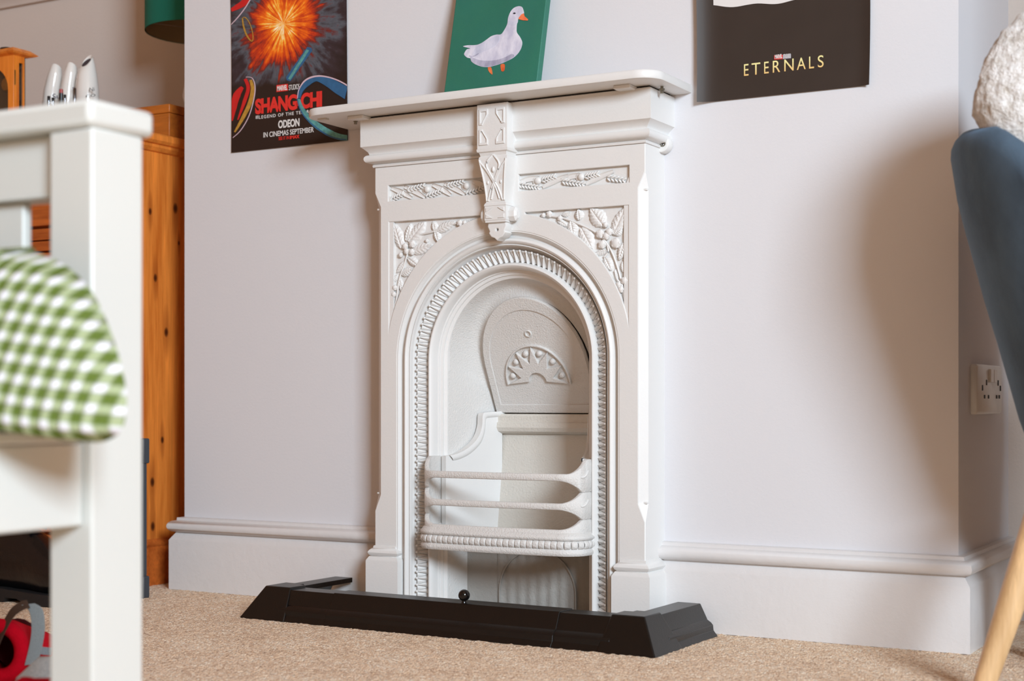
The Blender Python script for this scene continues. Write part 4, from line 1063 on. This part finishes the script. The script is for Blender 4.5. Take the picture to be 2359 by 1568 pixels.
# ================================================================== WHITE CHAIR (left foreground)
CHW = thing('wooden_chair', 'white painted wooden chair in the left foreground, gingham cushion on it', 'chair', (-.02, -1.70, 0))
px0, px1, py0, py1 = .1855, .2452, -1.5146, -1.442
def cbox(name, a, bev=.003, mat='chairpaint', parent=CHW):
    b = BM(); box(b, *a); return obj(name, b, mat, parent, bevel=bev)
XM = -.055  # mirror centre
def mx(x0_, x1_): return (2*XM-x1_, 2*XM-x0_)
cbox('rear_leg', (px0, px1, py0, py1, 0, .7045)); cbox('rear_leg', (*mx(px0, px1), py0, py1, 0, .7045))
b = BM(); box(b, mx(px0, px1)[0]-.005, .2500, -1.5220, -1.4290, .7045, .7325); obj('top_cap', b, 'chairpaint', CHW, bevel=.007)
cbox('top_rail', (mx(px0, px1)[1], px0, -1.500, -1.460, .6400, .7045))
for x in (.0585, -.03, -.127, -.224): cbox('back_slat', (x, x+.0605 if x > 0 else x+.05, -1.488, -1.476, .40, .6400), .002)
cbox('lower_back_rail', (mx(px0, px1)[1], px0, -1.500, -1.460, .3035, .40))
for xx in ((.207, .2335), mx(.207, .2335)): cbox('side_rail', (*xx, -1.93, py0, .3035, .3875))
cbox('front_rail', (mx(px0, px1)[1], px0, -1.965, -1.94, .3035, .3875))
for xx in ((px0, px1), mx(px0, px1)): cbox('front_leg', (*xx, -1.975, -1.915, 0, .3875))
b = BM(); prism(b, [(mx(px0, px1)[0]-.003, -1.99), (.236, -1.99), (.236, -1.5165), (mx(px0, px1)[0]-.003, -1.5165)], lambda x, y: (x, y, .3878), lambda x, y: (x, y, .400)); obj('seat', b, 'chairpaint', CHW, bevel=.003)
# gingham cushion
def gingham():
    t = NT('green_gingham_weave'); tc = t.n('ShaderNodeTexCoord'); mp = t.n('ShaderNodeMapping'); mp.inputs['Rotation'].default_value = (0, math.radians(-7), 0)
    t.l(tc.outputs['Object'], mp.inputs[0]); nz = t.n('ShaderNodeTexNoise'); nz.inputs['Scale'].default_value = 7; t.l(mp.outputs[0], nz.inputs['Vector'])
    sp = t.n('ShaderNodeSeparateXYZ'); t.l(mp.outputs[0], sp.inputs[0])
    dn = t.math('MULTIPLY', t.math('SUBTRACT', nz.outputs[0], .5), .012)
    u = t.math('SINE', t.math('MULTIPLY', t.math('ADD', sp.outputs[0], dn), 2*PI/.0172))
    w = t.math('SINE', t.math('MULTIPLY', t.math('ADD', sp.outputs[2], dn), 2*PI/.0182))
    def st(a): return t.math('MINIMUM', t.math('MAXIMUM', t.math('ADD', t.math('MULTIPLY', a, 1.3), .62), 0.0), 1.0)
    f = t.math('MULTIPLY', t.math('ADD', st(u), st(w)), .5)
    c = t.ramp(f, [(0.0, lin((222, 223, 230))), (.5, lin((160, 172, 134))), (1.0, lin((92, 110, 48)))])
    t.col(c); t.set(Roughness=.9); t.bump(t.math('SUBTRACT', 1.0, f), .0035); t.b.inputs['Specular IOR Level'].default_value = .1; return t.m
M['gingham'] = gingham()
def inflate(outline, cy, T, fn=None, nr=26, power=2.6, back=.6):
    c = sum((Vector(p) for p in outline), Vector((0, 0)))/len(outline); b = BM(); n = len(outline)
    rows = []
    for side in (-1, 1):
        for i in range(nr+1):
            u = i/nr if side < 0 else 1-i/nr
            if side > 0 and i == 0: continue
            th = T*(1-u**power)**.55*(1 if side < 0 else back); r = []
            for p in outline:
                q = c+(Vector(p)-c)*u; v = Vector((q.x, cy+side*th, q.y))
                if fn: v = fn(v, side, u)
                r.append(v)
            rows.append(r)
    grid(b, rows, closev=True); bmesh.ops.remove_doubles(b, verts=b.verts, dist=1e-5); return b
yc_ = -1.605
op = [onY(*p, yc_) for p in ((-60, 566), (20, 573), (100, 602), (170, 660), (225, 745), (268, 840), (291, 920), (290, 985), (262, 1012), (225, 1018), (150, 1006), (60, 996), (-60, 992))]
oo = [(p.x, p.z) for p in op]; xm = -.075
oo = oo+[(2*xm-a, c) for a, c in oo[::-1]]
oo = [(p.x, p.y) for p in smoothline([(a, c, 0) for a, c in oo], 6, True)]
def wr(v, side, u):
    n = noise.noise(v*9)*.006*(1-u**4); v = v.copy(); v.y += n*1.2; v.y += (v.z-.40)*.18
    return v
b = inflate(oo, yc_-.005, .085, wr)
for v in b.verts: v.co.z = max(v.co.z, .4012) if v.co.x < .238 and v.co.y > -1.99 else v.co.z
for v in b.verts:
    if .17 < v.co.x < .262: v.co.y = min(v.co.y, py0-.008)
    v.co.y = min(v.co.y, -1.5245 if v.co.x > .17 else -1.503)
CU = obj('gingham_cushion', b, 'gingham', loc=(-.02, yc_, .4005), ang=80)
tag(CU, 'plump green and white gingham cushion on the white chair seat', 'cushion')

# ================================================================== FLOOR THINGS seen under the chair
# black polished boot
by = -.33
BT = thing('leather_boot', 'black polished leather boot on the carpet, seen under the white chair', 'boot', (-1.18, by, 0))
def bx(s, half_w, z0, z1, sq=2.4, n=20):
    r = []
    for k in range(n):
        a = 2*PI*k/n; cy_, cz_ = math.cos(a), math.sin(a)
        yy = half_w*math.copysign(abs(cy_)**(2/sq), cy_); zz = (z0+z1)/2+(z1-z0)/2*math.copysign(abs(cz_)**(2/sq), cz_)
        r.append((s, by+yy, zz))
    return r
xh = -1.245
b = BM(); rows = [bx(xh+s, w, z0, z1) for s, w, z0, z1 in ((0, .012, .03, .075), (.004, .030, .026, .120), (.02, .036, .024, .155), (.06, .037, .024, .172), (.10, .037, .024, .165), (.13, .038, .024, .156), (.16, .042, .022, .138), (.19, .046, .020, .118), (.225, .047, .019, .100), (.26, .043, .019, .086), (.285, .032, .020, .064), (.298, .014, .024, .048))]
grid(b, rows, closev=True, cap=True)
for v in b.verts:
    v.co.z += .0035*noise.noise(v.co*26) ; v.co.y += .003*noise.noise(v.co*22+Vector((3, 1, 2)))
b2 = b; up = obj('upper', b2, 'leather', BT, ang=80)
b = BM(); rows = [[(xh+s, by+k*w, z) for k, z in ((-1, z0), (-1, z1), (1, z1), (1, z0))] for s, w, z0, z1 in ((-.004, .02, 0, .03), (.002, .036, 0, .031), (.02, .041, 0, .030), (.08, .041, 0, .029), (.085, .041, .010, .028), (.12, .042, .010, .027), (.15, .046, .002, .026), (.2, .051, 0, .025), (.25, .049, 0, .025), (.29, .034, .003, .026), (.305, .014, .008, .027))]
grid(b, rows, closev=True, cap=True); obj('sole', b, 'sole', BT, bevel=.002)
b = BM(); lathe(b, (xh+.06, by, 0), [(.040, .15), (.041, .20), (.043, .26), (.044, .30), (.0415, .30), (.039, .2), (.037, .15)], 28)
for f in [f for f in b.faces if len(f.verts) > 4]: b.faces.remove(f)
for v in b.verts: v.co.x = xh+.06+(v.co.x-xh-.06)*1.35
obj('shaft', b, 'leather', BT, ang=60)
b = BM()
for k in range(5):
    z = .125+.03*k; x = xh+.150-.012*k; tube(b, [(x, by-.026, z), (x+.004, by, z+.012), (x, by+.026, z)], .0028, 8)
obj('lace', b, 'sole', BT)
# dark case standing behind the chair leg
CS = thing('dark_case', 'upright dark grey hard case, its edge showing beside the chair post', 'case', (-1.0, -.17, 0))
b = BM(); box(b, -1.025, -.950, -.178, -.162, 0.0, .338); obj('shell', b, 'casing', CS, bevel=.004)
for a, c in ((.293, .3475), (.0, .048)):
    b = BM(); box(b, -.985, -.9448, -.180, -.160, a, c); obj('corner_guard', b, 'casing', CS, bevel=.003)
# red slippers
def P22(px, py, d=2.26):
    a = (px-CX)/F; s, c = math.sin(YAW), math.cos(YAW); return Vector((CAM.x+d*(-s+c*a), CAM.y+d*(c+s*a), max(.0035, CAM.z-(py-CY)/F*d)))
def slipper(c, rot, label, s=1.0):
    SL = thing('red_slipper', label, 'slipper', (c[0], c[1], 0), 'red felt slippers')
    R = Matrix.Translation(Vector((c[0], c[1], 0))) @ Matrix.Rotation(rot, 4, 'Z')
    b = BM(); rows = []
    for s_, w, z1, z0 in ((-.13, .012, .03, .006), (-.122, .028, .045, .003), (-.10, .038, .060, .001), (-.06, .043, .070, .001), (-.02, .042, .082, .001), (.02, .040, .094, .001), (.05, .040, .098, .001)):
        rows.append([R @ Vector((s_, w*math.cos(2*PI*k/24), (z0+z1)/2+(z1-z0)/2*math.sin(2*PI*k/24))) for k in range(24)])
    grid(b, rows, closev=True, cap=False); b.faces.new([v for v in b.verts][:24]); obj('upper', b, 'felt', SL, ang=70)
    b = BM(); rr = []
    for k in range(28):
        a = 2*PI*k/28; cyy, czz = .033*math.cos(a), .050+.038*math.sin(a)
        rr.append([R @ Vector((.052+.013*math.sin(2*PI*j/10), cyy+.012*math.cos(2*PI*j/10)*math.cos(a), czz+.012*math.cos(2*PI*j/10)*math.sin(a))) for j in range(10)])
    grid(b, rr, closeu=True, closev=True); obj('rolled_collar', b, 'felt', SL, ang=80)
    b = BM(); b.faces.new([b.verts.new(R @ Vector((-.02, .036*math.cos(2*PI*k/20), .05+.04*math.sin(2*PI*k/20)))) for k in range(20)]); obj('lining', b, 'feltin', SL)
sA = onPlane(2, 1525, Vector((-.43, -1.03, 0)), Vector((-.49, .87, 0)))
slipper((sA.x-.036, sA.y+.056), math.radians(-62), 'red felt slipper with a rolled collar and dark opening at the lower left')
sB = P22(150, 1500, 1.83)
slipper((sB.x, sB.y), math.radians(-100), 'red slipper lower right, mostly behind the white chair post', .8)
# silver sandal with a strap loop
def silver():
    t = NT('silver_glitter'); v = t.coords(); n = t.noise(v, 900, 2, .8); t.col(t.ramp(n, [(.4, lin((176, 190, 196))), (.6, lin((245, 250, 252)))])); t.set(Roughness=.38, Metallic=.15); t.bump(n, .003); return t.m
M['glitter'] = silver(); M['strap'] = plain('grey_silver_strap', (158, 172, 178), .45, .08, 300, .002, 700, metal=.3)
SD = thing('silver_sandal', 'silver glitter sandal with a grey ankle strap beside the red slipper', 'sandal', (sA.x+.05, sA.y+.03, 0))
def band3(pts, width, wdir, th, name, mat, par):
    P = smoothline(pts, 6); b = BM(); rows = []
    for i, p in enumerate(P):
        d = (P[min(i+1, len(P)-1)]-P[max(i-1, 0)]).normalized(); w = Vector(wdir).normalized(); n = d.cross(w).normalized()
        rows.append([p+w*width/2+n*th/2, p-w*width/2+n*th/2, p-w*width/2-n*th/2, p+w*width/2-n*th/2])
    grid(b, rows, closev=True, cap=True); return obj(name, b, mat, par, bevel=.0006)
fw = (-math.sin(YAW), math.cos(YAW), 0)
band3([P22(-14, 1500), P22(4, 1455), P22(28, 1412), P22(52, 1394), P22(66, 1391)], .024, (-.75, .45, .35), .0016, 'ankle_strap', 'strapdark', SD)
band3([P22(64, 1391), P22(82, 1404), P22(88, 1440), P22(84, 1480), P22(72, 1530)], .020, (.80, .55, .12), .0016, 'ankle_strap', 'strap', SD)
band3([P22(40, 1478, 2.3), P22(62, 1474, 2.3), P22(90, 1496, 2.3), P22(118, 1500, 2.3)], .012, (.1, .1, 1), .0016, 'cross_strap', 'strap', SD)
b = BM(); rows = []
c0 = P22(88, 1575, 2.06); 
for i, (s_, w, z) in enumerate(((-.06, .02, .045), (-.03, .030, .072), (0, .034, .074), (.04, .034, .060), (.08, .028, .040), (.10, .012, .022))):
    rows.append([Vector((c0.x+.02+s_*.9-w*math.cos(PI*k/12)*.35, c0.y+.02+s_*.4+w*math.cos(PI*k/12), .004+z*math.sin(PI*k/12))) for k in range(13)])
grid(b, rows); obj('upper', b, 'glitter', SD, ang=80)
b = BM(); prism(b, [(c0.x+.02+s_*.9, c0.y+.02+s_*.4+sg*w) for s_, w, sg in ((-.08, .02, 1), (-.03, .036, 1), (.04, .04, 1), (.105, .012, 1), (.105, .012, -1), (.04, .04, -1), (-.03, .036, -1), (-.08, .02, -1))], lambda x, y: (x, y, 0.0), lambda x, y: (x, y, .006)); obj('sole', b, 'sole', SD)

# ================================================================== BLUE CHAIR + FLEECE CUSHION (right)
def velvet():
    t = NT('blue_grey_velvet'); v = t.coords((1, 1, .5)); n = t.noise(v, 9, 4, .6); t.col(t.ramp(n, [(.3, lin((44, 58, 72))), (.7, lin((74, 94, 112)))])); t.set(Roughness=.8)
    t.b.inputs['Sheen Weight'].default_value = .6; t.b.inputs['Sheen Tint'].default_value = lin((130, 160, 190)); t.b.inputs['Sheen Roughness'].default_value = .4; t.bump(t.noise(v, 500, 3), .0006); return t.m
M['velvet'] = velvet(); M['leg'] = pine('pale_beech', (196, 158, 112), (216, 180, 134), 'Z')
def P2d(px, py, d):
    a = (px-CX)/F; s, c = math.sin(YAW), math.cos(YAW); return Vector((CAM.x+d*(-s+c*a), CAM.y+d*(c+s*a), CAM.z-(py-CY)/F*d))
DCH = 2.25; TC = P2d(2204+.262*F/DCH, 300, DCH); TX, TY = TC.x, TC.y
BC = thing('tub_chair', 'blue velvet tub chair with pale wooden legs at the right edge', 'chair', (TX, TY, 0))
SR = [(.34, .138), (.402, .160), (.51, .189), (.588, .212), (.666, .232), (.725, .248), (.79, .260), (.9, .262)]
def shellr(z):
    for (a, p), (c, q) in zip(SR, SR[1:]):
        if z <= c: return p+(q-p)*max(0, (z-a)/(c-a))
    return .262
RIM = [(0, .838), (20, .828), (30, .800), (40, .742), (52, .640), (65, .575), (90, .545), (200, .54)]
def topz_(a):
    # a from the camera-left direction: the back is high, the near arm falls away towards the open front
    if a > 0: return max(.56, .838-.25*(max(0, a-1.2))**1.5)
    g = -math.degrees(a)
    for (p, u), (q, v) in zip(RIM, RIM[1:]):
        if g <= q: return u+(v-u)*(g-p)/(q-p)
    return .54
NA = 72; b = BM(); rows = []
A0 = YAW+PI   # camera-left
for i in range(NA+1):
    a = -2.1+4.4*i/NA; ang = A0-a; zt = topz_(a); th = .042; r = []
    cs = [(0, z_) for z_ in (.35, .40, .46, .52, .58, .64, .69, .74)]+[(0, zt-.035)]
    for o, z in cs:
        z = min(z, zt-.035); r.append((shellr(z), z))
    rt = shellr(zt-.035)
    for k in range(1, 8):
        t = PI*k/8; r.append((rt-.02+.021*math.cos(t)+.0, zt-.035+.034*math.sin(t)))
    for z in (zt-.05, .70, .64, .58, .52, .46, .42): r.append((shellr(min(z, zt-.04))-.042, min(z, zt-.04)))
    rows.append([(TX+rr*math.cos(ang), TY+rr*math.sin(ang), z) for rr, z in r])
grid(b, rows, closev=True, cap=True); obj('tub_back', b, 'velvet', BC, ang=70)
b = BM(); lathe(b, (TX, TY, 0), [(0, .335), (.11, .335), (.125, .345), (.130, .36), (.135, .42), (.142, .455), (.13, .475), (0, .48)], 48); obj('seat', b, 'velvet', BC, ang=60)
b = BM(); lathe(b, (TX, TY, 0), [(0, .315), (.12, .315), (.12, .336), (0, .336)], 32); obj('leg_mount', b, 'black', BC)
# splayed legs; the visible one runs from under the seat to the lower left
l0, l1 = P2d(2425, 1110, 2.2), P2d(2262, 1600, 2.2)
foot = Vector((l1.x, l1.y, 0)); topp = Vector((l0.x, l0.y, .315))
legs = [(topp, foot)]
for k in (1, 2, 3):
    R = Matrix.Rotation(PI/2*k, 3, 'Z'); cc = Vector((TX, TY, 0))
    legs.append((cc+R @ (topp-cc), cc+R @ (foot-cc)))
for t_, f_ in legs:
    b = BM(); tube(b, [f_, f_.lerp(t_, .5), t_], .018, 20, [.017, .021, .024])
    for v in b.verts: v.co.z = max(v.co.z, .0005)
    obj('leg', b, 'leg', BC, ang=60)
# fleece cushion
def fleece():
    t = NT('cream_fleece'); n = t.noise(t.coords(), 60, 4, .7); t.col(t.ramp(n, [(.3, lin((190, 180, 168))), (.6, lin((240, 238, 236)))])); t.set(Roughness=1.0); t.bump(t.noise(t.coords(), 120, 4, .7), .009); t.b.inputs['Sheen Weight'].default_value = .4; t.b.inputs['Specular IOR Level'].default_value = 0; return t.m
M['fleece'] = fleece()
dC = 2.2; FCc = P2d(2482, 262, dC); b = BM(); NU, NV = 150, 130; rows = []
def sgp(v, e): return math.copysign(abs(v)**e, v)
for j in range(NV+1):
    ph = -PI/2+PI*j/NV; r = []
    for i in range(NU):
        th = 2*PI*i/NU; x, y, z = math.cos(ph)*math.cos(th), math.cos(ph)*math.sin(th), math.sin(ph)
        lz = z*(.172 if z > 0 else .37); lx = .150*sgp(x, .95)*(1-.35*max(0, -z)); ly = .066*sgp(y, .9)
        if z < 0: lx += .36*-lz-.0
        p = Vector((math.cos(YAW)*lx-math.sin(YAW)*ly, math.sin(YAW)*lx+math.cos(YAW)*ly, lz))
        nn = noise.fractal(p*48, 1.0, 2.0, 3)*.0035+(noise.noise(Vector((p.x*95, p.y*95, p.z*60))))*.0035
        p = p+p.normalized()*nn; r.append(FCc+p)
    rows.append(r)
grid(b, rows, closev=True); bmesh.ops.remove_doubles(b, verts=b.verts, dist=1e-5)
for v in b.verts: v.co.z = max(v.co.z, .4815)
FC = obj('fleece_cushion', b, 'fleece', loc=(FCc.x, FCc.y, .4815), ang=180)
tag(FC, 'fluffy cream fleece cushion upright in the blue tub chair', 'cushion')
